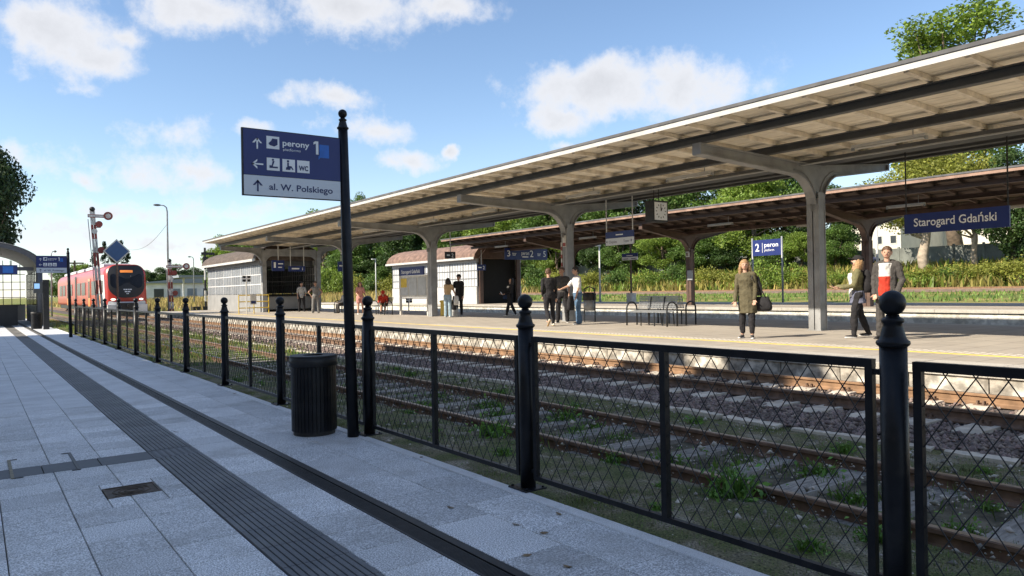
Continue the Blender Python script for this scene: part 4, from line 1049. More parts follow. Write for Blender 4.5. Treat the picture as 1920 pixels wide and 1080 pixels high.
block(1690, 1990, 118, 395, 3, 9, 'long pale building behind the yellow green trees', wr=(.22,.45))
mat('shed_white', (.70,.70,.70), .7, var=.1, scale=.5); mat('shed_roof', (.22,.25,.29), .6, var=.1)
sd = thing('storage_shed', 'long low white shed beyond the field', 'building', (52, 235, 0))
MB().box(40, 78, 232, 246, -.5, 5.2).build('wall', 'shed_white', sd)
MB().box(39, 79, 231, 247, 5.2, 5.5).prism([(39,5.5),(79,5.5),(59,7.4)], 'y', 231.0, 247).build('roof', 'shed_roof', sd)
for k in range(8): MB().box(42+k*4.5, 44.6+k*4.5, 231.9, 232.02, .2, 3.6).build('door', 'pane_grey' if k%3 == 0 else 'shed_roof', sd)
hg = thing('flat_canopy', 'flat grey roofed loading canopy in front of the white shed', 'building', (58, 205, 0))
MB().box(42, 80, 200, 210, 6.1, 6.7).build('roof', 'shed_roof', hg)
for k in range(6):
    MB().box(44+k*6.5, 44.4+k*6.5, 204.8, 205.2, -.3, 6.1).build('column', 'shed_white', hg)

# ------------------------------------------------------------------ staircase cabins
mat('cabin_wall', (.27,.27,.265), .85, var=.1, scale=1.5); mat('cabin_white', (.50,.50,.49), .8, var=.08, scale=1.5)
mat('pane_frost', (.22,.24,.26), .35, var=.12, scale=1, orand=.15); mat('pane_white', (.55,.56,.57), .35, var=.08, scale=1, orand=.08)
mat('mullion', (.16,.165,.17), .5); mat('mullion_white', (.6,.6,.6), .5); mat('slate_brown', (.10,.075,.06), .85, var=.3, scale=4); mat('tile_brown', (.20,.125,.095), .85, var=.3, scale=3)
def cabin(name, label, x0, x1, y0, y1, z0, eave, ridge, wallm, panem, mulm, roofm, cols, rows, sill):
    t = thing(name, label, 'cabin', ((x0+x1)/2, y0, z0))
    MB().box(x0, x0+.2, y0, y1, z0, z0+sill).box(x1-.2, x1, y0, y1, z0, z0+sill).box(x0+.2, x1-.2, y1-.2, y1, z0, eave).build('wall', wallm, t)
    MB().box(x0-.01, x0+.21, y0, y1, eave-.28, eave).box(x1-.21, x1+.01, y0, y1, eave-.28, eave).build('head_beam', wallm, t)
    py, pz = (y1-y0)/cols, (eave-.28-z0-sill)/rows
    pme = MB().box(.085, .105, .03, py-.03, .03, pz-.03).mesh('pane', panem)
    for xx in (x0, x1-.2):
        for c in range(cols):
            for r in range(rows): link('pane', pme, t, (xx-(x0+x1)/2, c*py, sill+r*pz))
        mm = MB()
        for c in range(cols+1): mm.box(xx+.06, xx+.14, y0+c*py-.045, y0+c*py+.045, z0+sill, eave-.28)
        for r in range(1, rows): mm.box(xx+.065, xx+.135, y0, y1, z0+sill+r*pz-.035, z0+sill+r*pz+.035)
        for c in range(cols):
            for q in range(1, 5): mm.box(xx+.07, xx+.082, y0+c*py+q*py/5-.02, y0+c*py+q*py/5+.02, z0+sill, eave-.28)
        mm.build('glazing_bar', mulm, t)
    xc = (x0+x1)/2; hw = (x1-x0)/2+.35
    arc = [(xc+hw*math.cos(a), eave+.0+(ridge-eave)*math.sin(a)) for a in [math.pi*k/12 for k in range(13)]]
    MB().prism(arc+[(arc[-1][0], eave-.0)][:0], 'y', y0-.25, y1+.4).build('roof', roofm, t)
    MB().box(x0-.40, x0-.36, y0-.27, y1+.42, eave-.06, eave+.10).box(x1+.36, x1+.40, y0-.27, y1+.42, eave-.06, eave+.10).build('eave_trim', 'fascia_white', t)
    return t
ca = cabin('staircase_cabin', 'grey glazed staircase cabin with curved dark roof at the end of grey canopy', 14.9, 18.7, 47.8, 61, ZP, 3.62, 4.75, 'cabin_wall', 'pane_frost', 'mullion_white', 'slate_brown', 6, 3, 1.15)
# barred gates across its open front
gt = MB()
for k in range(22): gt.box(15.15+k*.155, 15.17+k*.155, 47.95, 47.97, ZP+1.0, ZP+2.9)
for z in (1.0, 1.95, 2.9): gt.box(15.1, 18.5, 47.94, 47.98, ZP+z-.02, ZP+z+.02)
gt.build('barred_gate', 'black_matt', ca); MB().box(15.1, 18.5, 48.02, 48.10, ZP+.15, ZP+1.0).build('parapet', 'cabin_wall', ca)
MB().box(15.1, 18.5, 48.0, 48.05, ZP+2.95, 3.6).build('transom', 'steel_dark', ca)
cb2 = cabin('staircase_cabin', 'white glazed staircase cabin with brown tiled curved roof on the far platform', 29.0, 33.0, 43.9, 57, ZQ, 3.72, 4.95, 'cabin_white', 'pane_white', 'mullion', 'tile_brown', 7, 3, 1.25)
MB().box(29.25, 32.75, 44.3, 44.4, ZQ, 3.7).build('opening_shade', 'dark_void', cb2)  # black sheet across the open front, standing in for the shade inside
MB().box(29.2, 29.5, 43.75, 43.88, ZQ, 3.7).box(32.5, 32.8, 43.75, 43.88, ZQ, 3.7).prism([(29.0,3.72),(33.0,3.72),(32.2,4.6),(31,4.9),(29.8,4.6)], 'y', 43.55, 43.64).build('portal', 'brown_steel', cb2)

# ------------------------------------------------------------------ arched shelter at the end of the near platform
mat('shelter_grey', (.085,.09,.105), .5, var=.08); mat('shelter_dark', (.03,.032,.036), .5, var=.1)
glass('clear_glass', (.55,.60,.62), .05, .22); glass('smoked_glass', (.05,.055,.06), .08, .8)
sh = thing('arched_shelter', 'grey arched roof shelter with glazed grid walls over the subway stairs', 'shelter', (0, 45, 0))
XA, XB, YA, YB = -2.9, 2.85, 45.0, 58.0
xc, hw = (XA+XB)/2, (XB-XA)/2+.1
arc = lambda r, zs, a: (xc+hw*r*math.cos(a), zs+1.35*r*math.sin(a))
outer = [arc(1, 3.0, math.pi*k/24) for k in range(25)]; inner = [arc(.90, 2.92, math.pi*k/24) for k in range(24,-1,-1)]
MB().prism(outer+inner, 'y', YA, YA+.22).build('front_arch', 'shelter_grey', sh)
o2 = [arc(1.005, 3.0, math.pi*k/24) for k in range(25)]; i2 = [arc(.985, 2.99, math.pi*k/24) for k in range(24,-1,-1)]
MB().prism(o2+i2, 'y', YA+.23, YB).build('roof', 'shelter_dark', sh); MB().prism([(a, b_+.02) for a, b_ in o2]+[(a, b_+.005) for a, b_ in o2[::-1]], 'y', YA-.05, YB+.05).build('roof_edge', 'fascia_white', sh)
MB().box(XA+.3, XB-.3, YA+.6, YA+.7, 2.86, 3.05).build('cross_beam', 'shelter_grey', sh)
for x in (XA+.02, XB-.12):
    MB().lathe([(.13,0),(.13,3.0)], (x+.05, YA+.12, .0), 14).build('column', 'shelter_grey', sh, True)
for x in (XA, XB-.06):
    for k in range(10):
        y = YA+.6+k*1.3; MB().box(x, x+.06, y-.03, y+.03, .0, 2.95).build('mullion', 'shelter_dark', sh)
        if k < 9:
            MB().box(x+.02, x+.035, y+.03, y+1.27, 1.05, 2.9).build('glass_pane', 'smoked_glass', sh); MB().box(x+.015, x+.05, y+.03, y+1.27, .0, 1.03).build('lower_panel', 'shelter_dark', sh)
            MB().box(x+.01, x+.05, y+.03, y+1.27, 1.95, 1.99).build('glazing_bar', 'shelter_dark', sh)
for k in range(12): MB().box(XA+.3+k*.46, XA+.34+k*.46, YB-.2, YB-.15, 1.02, 3.9).build('mullion', 'shelter_dark', sh)
for z in (1.02, 1.5, 2.0, 2.5, 3.0): MB().box(XA+.1, XB-.1, YB-.195, YB-.155, z-.02, z+.02).build('glazing_bar', 'shelter_dark', sh)
MB().box(XA+.1, XB-.1, YB-.16, YB-.06, 0, 1.0).build('end_wall', 'cabin_wall', sh); MB().box(-2.4, 1.9, 47.2, 47.35, 0, 1.05).build('stair_parapet', 'shelter_dark', sh)
tsg = thing('hanging_sign', 'blue platform number sign hanging under the arched shelter front', 'sign', (1.0, 44.9, 2.5))
p0, p1 = ony(-60, 516, 44.9), ony(33, 514, 44.9); hgt = ony(33,497,44.9).z-p1.z
panel((p0.x, 44.9, p1.z), (1,0,0), (0,0,1), p1.x-p0.x, hgt, .06, 'sign_blue', tsg, 'board')
text('perony', .26, 'letter_white', (p1.x-2.2, 44.9, p1.z+.16), (1,0,0), (0,0,1), tsg, .75); text('1', .42, 'letter_white', (p1.x-.92, 44.9, p1.z+.1), (1,0,0), (0,0,1), tsg, .13, bold=.01)
panel((p1.x-.62, 44.89, p1.z+.06), (1,0,0), (0,0,1), .44, hgt-.12, .008, 'bright_blue', tsg, 'covered_number')
for x in (p1.x-.3, p1.x-2.2): MB().tube([(x, 44.93, p1.z+hgt),(x, 45.04, 3.35)], .02, 6).build('hanger', 'shelter_grey', tsg)
ip = thing('information_pillar', 'slim black information pillar with small screen box near fence end', 'pillar', (2.62, 39.5, 0))
MB().box(2.55, 2.78, 39.4, 39.62, 0, 2.25).build('post', 'black_matt', ip); MB().box(2.18, 2.54, 39.42, 39.6, 1.65, 2.15).build('screen_box', 'steel_dark', ip)
emis('screen_glow', (.25,.45,.75), .5); MB().box(2.22, 2.42, 39.405, 39.418, 1.85, 2.08).build('screen', 'screen_glow', ip)
# low railing beyond the fence end
# ------------------------------------------------------------------ diesel multiple unit
mat('train_red', (.45,.028,.014), .35, var=.08, coat=.4, stain=(1.2,.3,(.25,.06,.045))); mat('train_orange', (.85,.20,.02), .3, var=.04, coat=.5); mat('train_white', (.74,.74,.74), .3, var=.04, coat=.4)
mat('train_grey', (.58,.59,.60), .45, var=.08); mat('train_glass', (.006,.008,.014), .22, spec=.25, var=.1); mat('train_black', (.012,.012,.014), .4)
emis('display_orange', (.75,.22,.04), .35); emis('lamp_glow', (1,.93,.78), .8)
TXC, TZ, TY = 9.105, .06, 60.0
tr = thing('railcar_train', 'red and white diesel passenger train with dark rounded windscreen approaching on track', 'train', (TXC, TY, TZ))
HW, TH_ = 1.34, 3.75
def sect(hw, zt, zb, rt=.75, rb=.22, n=7):
    pts = []
    for k in range(n+1): a = math.pi/2*k/n; pts.append((hw-rt+rt*math.cos(a), zt-rt+rt*math.sin(a)))
    for k in range(n+1): a = math.pi/2+math.pi/2*k/n; pts.append((-hw+rt+rt*math.cos(a), zt-rt+rt*math.sin(a)))
    for k in range(n+1): a = math.pi+math.pi/2*k/n; pts.append((-hw+rb+rb*math.cos(a), zb+rb+rb*math.sin(a)))
    for k in range(n+1): a = 1.5*math.pi+math.pi/2*k/n; pts.append((hw-rb+rb*math.cos(a), zb+rb+rb*math.sin(a)))
    return pts
def nose(x, z):    # distance the nose sets back from its tip at height z above rail
    return .42*(x/HW)**2+.62*max(0, (z-1.15)/(TH_-1.15))**1.7+.10*max(0, (1.15-z)/1.15)
S = sect(HW, TH_, .62)
LEN = 38
def body_seg(mb, ya, yb):
    pass
mb = MB(); n = len(S)
front = [(TXC+x, TY+nose(x,z), TZ+z) for x, z in S]; rings = [front, [(TXC+x, TY+2.2, TZ+z) for x, z in S], [(TXC+x, TY+LEN, TZ+z) for x, z in S]]
for rg in rings: mb.v += rg
for k in range(2):
    for i in range(n): mb.f.append((k*n+i, k*n+(i+1)%n, (k+1)*n+(i+1)%n, (k+1)*n+i))
mb.f.append(tuple(range(2*n, 3*n)))
# nose skin: concentric rings towards the centre
cx_, cz_ = 0, 1.9; base = 0
prev = list(range(n))
for s in (.85,.7,.5,.3,.12):
    cur = []
    for x, z in S:
        xx, zz = cx_+(x-cx_)*s, cz_+(z-cz_)*s; mb.v.append((TXC+xx, TY+nose(xx,zz), TZ+zz)); cur.append(len(mb.v)-1)
    for i in range(n): mb.f.append((prev[i], cur[i], cur[(i+1)%n], prev[(i+1)%n]))
    prev = cur
mb.f.append(tuple(prev))
body = mb.build('body', 'train_red', tr, True)
def nose_patch(poly, off, m, name, par=tr):
    """patch on the nose: poly outline (x,z); filled by rings to its centroid"""
    c = (sum(p[0] for p in poly)/len(poly), sum(p[1] for p in poly)/len(poly)); q = MB(); k = len(poly); prev = None
    for s in (1,.75,.5,.25,.05):
        base = len(q.v)
        for x, z in poly:
            xx, zz = c[0]+(x-c[0])*s, c[1]+(z-c[1])*s; q.v.append((TXC+xx, TY+nose(xx,zz)-off, TZ+zz))
        if prev is not None:
            for i in range(k): q.f.append((prev+i, prev+(i+1)%k, base+(i+1)%k, base+i))
        prev = base
    q.f.append(tuple(range(prev, prev+k)))
    return q.build(name, m, par, True)
def rr_poly(hw, z0, z1, r0, r1, n=6):
    p = []
    for (sx, sz, r) in ((1,1,r1),(-1,1,r1),(-1,-1,r0),(1,-1,r0)):
        zc = (z1-r) if sz > 0 else (z0+r); xc_ = sx*(hw-r); a0 = {(1,1):0,(-1,1):90,(-1,-1):180,(1,-1):270}[(sx,sz)]
        for k in range(n+1): a = R_(a0+90*k/n); p.append((xc_+r*math.cos(a), zc+r*math.sin(a)))
    return p
nose_patch(rr_poly(1.2, 1.30, 3.70, .9, .6), .02, 'train_black', 'windscreen_mask')
nose_patch(rr_poly(1.06, 2.0, 3.05, .35, .2), .034, 'train_glass', 'windscreen')
nose_patch(rr_poly(.42, 3.14, 3.32, .04, .04), .036, 'display_orange', 'destination_display')
nose_patch(rr_poly(1.24, .66, 1.06, .12, .12), .02, 'train_grey', 'lower_fairing')
MB().box(TXC-.62, TXC+.62, TY-.35, TY+.3, TZ+.45, TZ+.92).build('coupler_box', 'train_black', tr); MB().tube([(TXC,TY-.7,TZ+.72),(TXC,TY-.3,TZ+.72)], .12, 10).build('coupler', 'train_black', tr)
for s in (-1,1):
    MB().box(TXC+s*1.0-.3, TXC+s*1.0+.3, TY-.02, TY+.5, TZ+.28, TZ+.80).build('snow_guard', 'train_white', tr)
    nose_patch([(s*.92+.16*math.cos(a), 1.18+.075*math.sin(a)) for a in [2*math.pi*k/12 for k in range(12)]], .035, 'lamp_glow', 'headlight')
MB().box(TXC+.25, TXC+.28, TY+.30, TY+.33, TZ+2.15, TZ+2.9).build('wiper', 'train_grey', tr)
mk = MB()      # fleet number, too small to read in the picture
for (zz, xa, w_) in ((1.86,-.26,.09),(1.86,-.14,.14),(1.86,.05,.09),(1.86,.17,.11),(1.70,-.18,.15),(1.70,.0,.18),(1.56,-.07,.06),(1.56,.02,.05)):
    mk.plate([(TXC+xa, TY+nose(0,zz)-.05, TZ+zz),(TXC+xa+w_, TY+nose(0,zz)-.05, TZ+zz),(TXC+xa+w_, TY+nose(0,zz)-.03, TZ+zz+.075),(TXC+xa, TY+nose(0,zz)-.03, TZ+zz+.075)], (0,-1,0), .006)
mk.build('fleet_number', 'letter_white', tr)
# side towards the near platform
xs_ = TXC-HW-.012
def side(y0, y1, z0, z1, m, name, d=0.0):
    return MB().box(xs_-.012-d, xs_+.004, TY+y0, TY+y1, TZ+z0, TZ+z1).build(name, m, tr)
MB().plate([(xs_-.02, TY+.6, TZ+.65),(xs_-.02, TY+4.6, TZ+.65),(xs_-.02, TY+3.2, TZ+3.0),(xs_-.02, TY+1.2, TZ+3.0)], (1,0,0), .02).build('white_flash', 'train_white', tr)
MB().plate([(xs_-.022, TY+3.25, TZ+.65),(xs_-.022, TY+5.4, TZ+.65),(xs_-.022, TY+4.2, TZ+1.5),(xs_-.022, TY+2.95, TZ+1.5)], (1,0,0), .02).build('orange_flash', 'train_orange', tr)
for i in range(9):
    y = 5.8+i*3.4
    if i == 4: side(y-.2, y+.9, .6, 3.3, 'train_black', 'gangway'); continue
    if i in (1,6): d_ = side(y, y+1.4, .62, 2.9, 'train_orange', 'door'); side(y+.15, y+.6, 1.3, 2.7, 'train_glass', 'door_pane', .012); side(y+.8, y+1.25, 1.3, 2.7, 'train_glass', 'door_pane', .012)
    else: side(y, y+2.6, 1.55, 2.65, 'train_glass', 'side_window')
side(1.6, 2.5, 1.7, 2.6, 'train_glass', 'cab_window', .012)
for i in range(5):
    MB().bbox(TXC-.95, TXC+.95, TY+4.5+i*6.4, TY+9.2+i*6.4, TZ+TH_-.05, TZ+TH_+.22, .08).build('roof_unit', 'train_grey', tr)
MB().box(TXC-1.1, TXC+1.1, TY+2.4, TY+LEN-.4, TZ+.22, TZ+.64).build('underframe', 'train_black', tr)
for y in (3.4, 5.6, 18.0, 20.2, 33.4, 35.6):
    for s in (-1,1): MB().prism([(TY+y+.4*math.cos(a), TZ+.41+.4*math.sin(a)) for a in [2*math.pi*k/18 for k in range(18)]], 'x', TXC+s*.665-.06, TXC+s*.665+.06).build('wheel', 'rail_side', tr)
# ------------------------------------------------------------------ signals, lamps and boards by the line
mat('signal_red', (.27,.045,.035), .5, var=.2, scale=3, stain=(3,.6,(.12,.06,.04))); mat('signal_white', (.62,.60,.55), .5, var=.12, stain=(3,.5,(.30,.22,.16))); mat('diamond_blue', (.03,.09,.22), .4, var=.06); mat('galv', (.33,.34,.35), .5, metal=.3, var=.12)
mat('lamp_head', (.12,.125,.13), .5)
def semaphore(px, Y, z_arm, top, lean, arm_px, label, z0=0.0):
    b_ = ony(px, 560, Y); x = b_.x; t = thing('semaphore_signal', label, 'signal', (x, Y, z0))
    segs = 8; H_ = top-z0
    for s in (-1,1):
        for k in range(segs):
            za, zb = z0+H_*k/segs, z0+H_*(k+1)/segs
            xa, xb = x+lean*(za-z0)/H_, x+lean*(zb-z0)/H_; w = .10*(1-.3*k/segs)
            MB().beam((xa+s*w, Y, za), (xb+s*w, Y, zb+.001), .13, .09).build('mast_leg', 'signal_red' if k%2 == 0 else 'signal_white', t)
    lt = MB()
    for k in range(14):
        za, zb = z0+H_*k/14, z0+H_*(k+1)/14; w = .10*(1-.3*k/14); s = 1 if k%2 else -1
        lt.beam((x+lean*(za-z0)/H_-s*w, Y-.03, za), (x+lean*(zb-z0)/H_+s*w, Y-.03, zb), .03, .02)
    lt.build('lacing', 'signal_white', t)
    xa = x+lean*(z_arm-z0)/H_; L_ = (ony(px+arm_px, 560, Y)-b_).length
    am = MB().box(xa-.28, xa+L_-.15, Y-.09, Y-.06, z_arm-.10, z_arm+.10).build('arm', 'signal_red', t)
    MB().box(xa-.24, xa+L_-.3, Y-.096, Y-.088, z_arm-.062, z_arm+.062).build('stripe', 'signal_white', am)
    D_ = lambda r, m, nm, yo: MB().prism([(xa+L_-.05+r*math.cos(a), z_arm+.03+r*math.sin(a)) for a in [2*math.pi*k/20 for k in range(20)]], 'y', Y-.10-yo, Y-.05-yo*.9).build(nm, m, am)
    D_(.26,'signal_red','disc',0); D_(.15,'signal_white','disc_centre',.008)
    MB().sphere((x+lean, Y, top+.12), .16, 10, 6).build('finial', 'black_matt', t, True)
    for dz in (.5, 2.1):
        if z_arm-dz < z0+1.2: break
        xx = x+lean*(z_arm-dz-z0)/H_
        MB().prism([(xx+.30+.2*math.cos(a), z_arm-dz+.2*math.sin(a)) for a in [2*math.pi*k/16 for k in range(16)]], 'y', Y-.12, Y-.04).build('spectacle', 'signal_red', t)
        MB().box(xx+.02, xx+.4, Y-.03, Y+.03, z_arm-dz-.22, z_arm-dz-.16).build('bracket', 'black_matt', t)
    MB().prism([(xa+.08+.16*math.cos(a), z_arm-.95+.16*math.sin(a)) for a in [2*math.pi*k/16 for k in range(16)]], 'y', Y-.11, Y-.06).build('number_disc', 'signal_white', t)
    MB().tube([(xa-.25, Y+.05, z_arm-.2),(x-.2, Y+.05, z0+.2)], .025, 6).build('pull_rod', 'galv', t)
    MB().box(x-.3, x+.3, Y-.2, Y+.2, z0-.3, z0+.12).build('footing', 'concrete', t)
    return t
semaphore(190, 52, 6.45, 6.75, -.42, 30, 'tall red and white semaphore mast standing left of the blue diamond board', -.1)
semaphore(322, 63, 3.75, 4.1, -.12, 32, 'short red and white semaphore mast in front of the street lamp', -.1)
db = ony(219, 471, 51); bl = thing('diamond_board', 'blue diamond shaped railway board with white rim on dark post', 'sign', (db.x, 51, -.1))
r = .75
MB().tube([(db.x+.02,51.06,-.3),(db.x,51.06,db.z-.2)], .06, 8).build('post', 'rail_side', bl)
MB().plate([(db.x+a*r, 51.0, db.z+c*r) for a, c in ((0,-1),(1,0),(0,1),(-1,0))], (0,1,0), .03).build('rim', 'signal_white', bl); MB().plate([(db.x+a*r*.87, 50.99, db.z+c*r*.87) for a, c in ((0,-1),(1,0),(0,1),(-1,0))], (0,1,0), .008).build('blue_face', 'diamond_blue', bl)
sg = ony(207, 500, 53); 
def lamp_post(px, Y, top_y, arm_px, label, r=.09, z0=0.0):
    b_ = ony(px, 560, Y); tp = ony(px-2, top_y, Y); x = b_.x; t = thing('street_lamp', label, 'street lamp', (x, Y, z0)); H_ = tp.z
    dx = ony(px+arm_px, 560, Y).x-x; s = abs(dx)
    MB().tube([(x,Y,z0-.2),(x,Y,H_-.5),(x+dx*.06,Y,H_-.15),(x+dx*.25,Y,H_),(x+dx*.6,Y,H_+.05)], [r,r*.75,r*.6,r*.55,r*.5], 8).build('pole', 'galv', t, True)
    MB().sphere((x+dx*.85, Y, H_+.03), 1, 12, 6, (s*.35, .13, .10)).build('lamp_head', 'lamp_head', t, True)
    return t
l1 = lamp_post(316, 70, 386, -22, 'tall curved street lamp standing behind the short semaphore')
lamp_post(364, 112, 482, -9, 'slim distant street lamp in the dry field')
lamp_post(97, 75, 472, 9, 'street lamp rising behind the far signpost', .07)
pl2 = ony(384, 470, 76); rs = thing('signal_post', 'dark and white distant railway signal post by the field', 'signal', (pl2.x, 76, 0)); x = pl2.x
for k in range(6): MB().tube([(x,76,-.2+k*1.05),(x,76,-.2+(k+1)*1.05)], .10, 8).build('post_section', 'signal_white' if k in (1,3) else 'black_matt', rs)
MB().box(x-.35,x+.9,75.9,76.0,5.4,5.65).box(x-.2,x+.3,75.9,76.1,4.6,5.2).build('signal_head', 'black_matt', rs); MB().box(x-1.3,x+.3,75.6,76.2,-.1,.35).build('base_box', 'black_matt', rs)
wr = thing('overhead_wire', 'thin sagging wire running from the tall street lamp towards the train', 'wire', (l1.location.x, 70, 6))
a, b_ = ony(315, 418, 70), ony(235, 467, 80)
MB().tube([a.lerp(b_, k/12)-Vector((0,0,.9*math.sin(math.pi*k/12))) for k in range(13)], .022, 5).build('cable', 'galv', wr)
tw = thing('line_pole', 'low dark line pole with crossarm behind the train', 'pole', (ony(140,500,150).x, 150, 0)); x = ony(140,500,150).x
MB().tube([(x,150,-.3),(x,150,8)], .16, 8).box(x-1.4,x+1.4,149.9,150.1,7.4,7.65).build('pole', 'bark', tw)
def white_pole(px, py, X, top_y, label, head=True):
    p = onz(px, py, ZQ); p = onx(px, 540, X); z1 = onx(px, top_y, X).z; t = thing('lamp_pole', label, 'lamp pole', (X, p.y, ZQ))
    MB().tube([(X,p.y,ZQ),(X,p.y,z1)], [.075,.05], 8).build('pole', 'white_steel', t, True)
    if head: MB().box(X-.45,X+.05,p.y-.1,p.y+.1,z1,z1+.12).build('lamp_head', 'white_steel', t)
    MB().box(X-.12,X+.12,p.y-.12,p.y+.12,ZQ+.001,ZQ+.03).build('base_plate', 'galv', t)
white_pole(1125, 556, 36.2, 462, 'white lamp pole behind the brown canopy near the small hanging direction sign')
white_pole(705, 560, 36.2, 487, 'white lamp pole near the notice board with the yellow poster')
white_pole(1646, 560, 36.2, 398, 'white lamp pole beside the white apartment block')

# ------------------------------------------------------------------ platform signs
def bars(t, o, u, v, rows, m='letter_white', h=.035):
    """unreadable small print as thin strips"""
    mb = MB(); u, v = Vector(u).normalized(), Vector(v).normalized(); n = u.cross(v)
    for (a, w, z) in rows:
        q = Vector(o)+u*a+v*z; mb.plate([q, q+u*w, q+u*w+v*h, q+v*h], n, .004)
    mb.build('small_print', m, t)
UY, VZ = (0,-1,0), (0,0,1)       # boards parallel to the track, read from the near platform
# station name board under the grey canopy
X = 16.9; a, b_ = onx(1696,437,X), onx(1893,427,X); zt = (onx(1696,401,X).z+onx(1893,387,X).z)/2; zb = (a.z+b_.z)/2
ns = thing('station_name_sign', 'blue station name sign hanging from the grey canopy', 'sign', (X, (a.y+b_.y)/2, zb)); W_ = a.y-b_.y
panel((X, a.y, zb), UY, VZ, W_, zt-zb, .06, 'sign_blue', ns, 'board')
text('Starogard Gdański', .255, 'letter_white', (X-.001, a.y-W_*.10, zb+.15), UY, VZ, ns, W_*.79, bold=.003)
for y in (a.y-.03, b_.y+.03): MB().tube([(X+.03,y,zt-.02),(X+.03,y,topg(X+.03)+.01)], .016, 6).build('hanger', 'black_matt', ns)
# clock
cp = onx(1231, 397, 16.3); ck = thing('platform_clock', 'square double faced platform clock hanging from the grey canopy', 'clock', cp); x, y, z = cp; h = .31
MB().box(x-h,x+h,y-.16,y+.16,z-h,z+h).build('case', 'black_matt', ck)
MB().box(x-h+.05,x+h-.05,y-.172,y-.161,z-h+.05,z+h-.05).build('face', 'letter_white', ck)
hb = MB()
for k in range(12):
    a_ = k*math.pi/6; r0, r1 = .17, .215; hb.beam((x+r0*math.sin(a_), y-.176, z+r0*math.cos(a_)), (x+r1*math.sin(a_), y-.176, z+r1*math.cos(a_)), .022, .006, (0,1,0))
hb.build('hour_mark', 'black_matt', ck)
for ang, L_, w_ in ((R_(26), .11, .028), (R_(-2), .17, .02)): MB().beam((x,y-.18,z),(x+L_*math.sin(ang),y-.18,z+L_*math.cos(ang)), w_, .006, (0,1,0)).build('hand', 'black_matt', ck)
for s in (-1,1): MB().tube([(x+s*.1,y,z+h),(x+s*.1,y,topg(x)+.02)], .015, 6).build('hanger', 'black_matt', ck)
# direction sign under the grey canopy
X = 16.95; a, b_ = onx(1135.5,447,X), onx(1187,443,X); W_ = a.y-b_.y; z0, z1, z2 = onx(1160,459,X).z, onx(1160,445.5,X).z, onx(1160,433.5,X).z
ds = thing('direction_sign', 'small blue and white direction sign hung on two white rods under grey canopy', 'sign', (X, a.y, z0))
panel((X,a.y,z0), UY, VZ, W_, z1-z0-.005, .05, 'sign_white', ds, 'white_board'); panel((X,a.y,z1), UY, VZ, W_, z2-z1, .05, 'sign_blue', ds, 'blue_board')
text('Chojnice', .12, 'letter_blue', (X,a.y-W_*.13,z0+.07), UY, VZ, ds, W_*.28); text('Tczew', .12, 'letter_blue', (X,a.y-W_*.66,z0+.07), UY, VZ, ds, W_*.19)
ar = MB(); arrow(ar, (X-.002,a.y-W_*.06,z0+.12), UY, VZ, math.pi/2, .1, (-1,0,0)); arrow(ar, (X-.002,a.y-W_*.93,z0+.12), UY, VZ, -math.pi/2, .1, (-1,0,0)); ar.build('arrow', 'letter_blue', ds)
bars(ds, (X,a.y,z1), UY, VZ, [(W_*.38,W_*.26,.08)])
for y in (a.y-.03,b_.y+.03): MB().tube([(X+.02,y,z2-.05),(X+.02,y,topg(X)+.03)], .02, 6).build('hanger', 'white_steel', ds)
# same sort of sign on a post of the far platform
X = 34.0; a, b_ = onx(1166,480,X), onx(1195,479,X); W_ = a.y-b_.y; zz = [onx(1180,y,X).z for y in (487.5,481.5,475)]; yc = (a.y+b_.y)/2
d2 = thing('direction_sign', 'small blue and white direction sign on a brown post of the far platform', 'sign', (X+.1, yc, ZQ))
panel((X,a.y,zz[0]), UY, VZ, W_, zz[1]-zz[0]-.005, .05, 'sign_white', d2, 'white_board'); panel((X,a.y,zz[1]), UY, VZ, W_, zz[2]-zz[1], .05, 'sign_blue', d2, 'blue_board')
bars(d2, (X,a.y,zz[0]), UY, VZ, [(W_*.1,W_*.3,.06),(W_*.6,W_*.28,.06)], 'letter_blue'); bars(d2, (X,a.y,zz[1]), UY, VZ, [(W_*.3,W_*.4,.06)])
MB().tube([(X+.1,yc,ZQ),(X+.1,yc,topb(X))], .06, 8).build('post', 'brown_steel', d2); MB().box(X-.12,X+.32,yc-.22,yc+.22,ZQ+.001,ZQ+.62).build('base_box', 'signal_white', d2)
# platform 2 sign on two poles
X = 36.1; a, b_ = onx(1411,463,X), onx(1464.5,461,X); W_ = a.y-b_.y; z0, z1 = onx(1438,479,X).z, onx(1438,449,X).z
s2 = thing('platform_number_sign', 'blue platform number two sign on two grey poles behind the far platform', 'sign', (X, a.y, ZQ))
panel((X,a.y,z0), UY, VZ, W_, z1-z0, .05, 'sign_blue', s2, 'board')
text('2', .62, 'letter_white', (X,a.y-W_*.10,z0+.26), UY, VZ, s2, W_*.14, bold=.008); text('peron', .36, 'letter_white', (X,a.y-W_*.42,z0+.48), UY, VZ, s2, W_*.48, bold=.004); text('platform', .20, 'letter_white', (X,a.y-W_*.42,z0+.24), UY, VZ, s2, W_*.34)
bars(s2, (X,a.y,z0), UY, VZ, [(W_*.345,.025,.16),(W_*.345,.025,.30),(W_*.345,.025,.44),(W_*.345,.025,.58)], h=.14)
for y in (a.y+.03, b_.y-.03): MB().tube([(X+.03,y,ZQ),(X+.03,y,z1+.12)], .05, 8).build('pole', 'galv', s2, True)
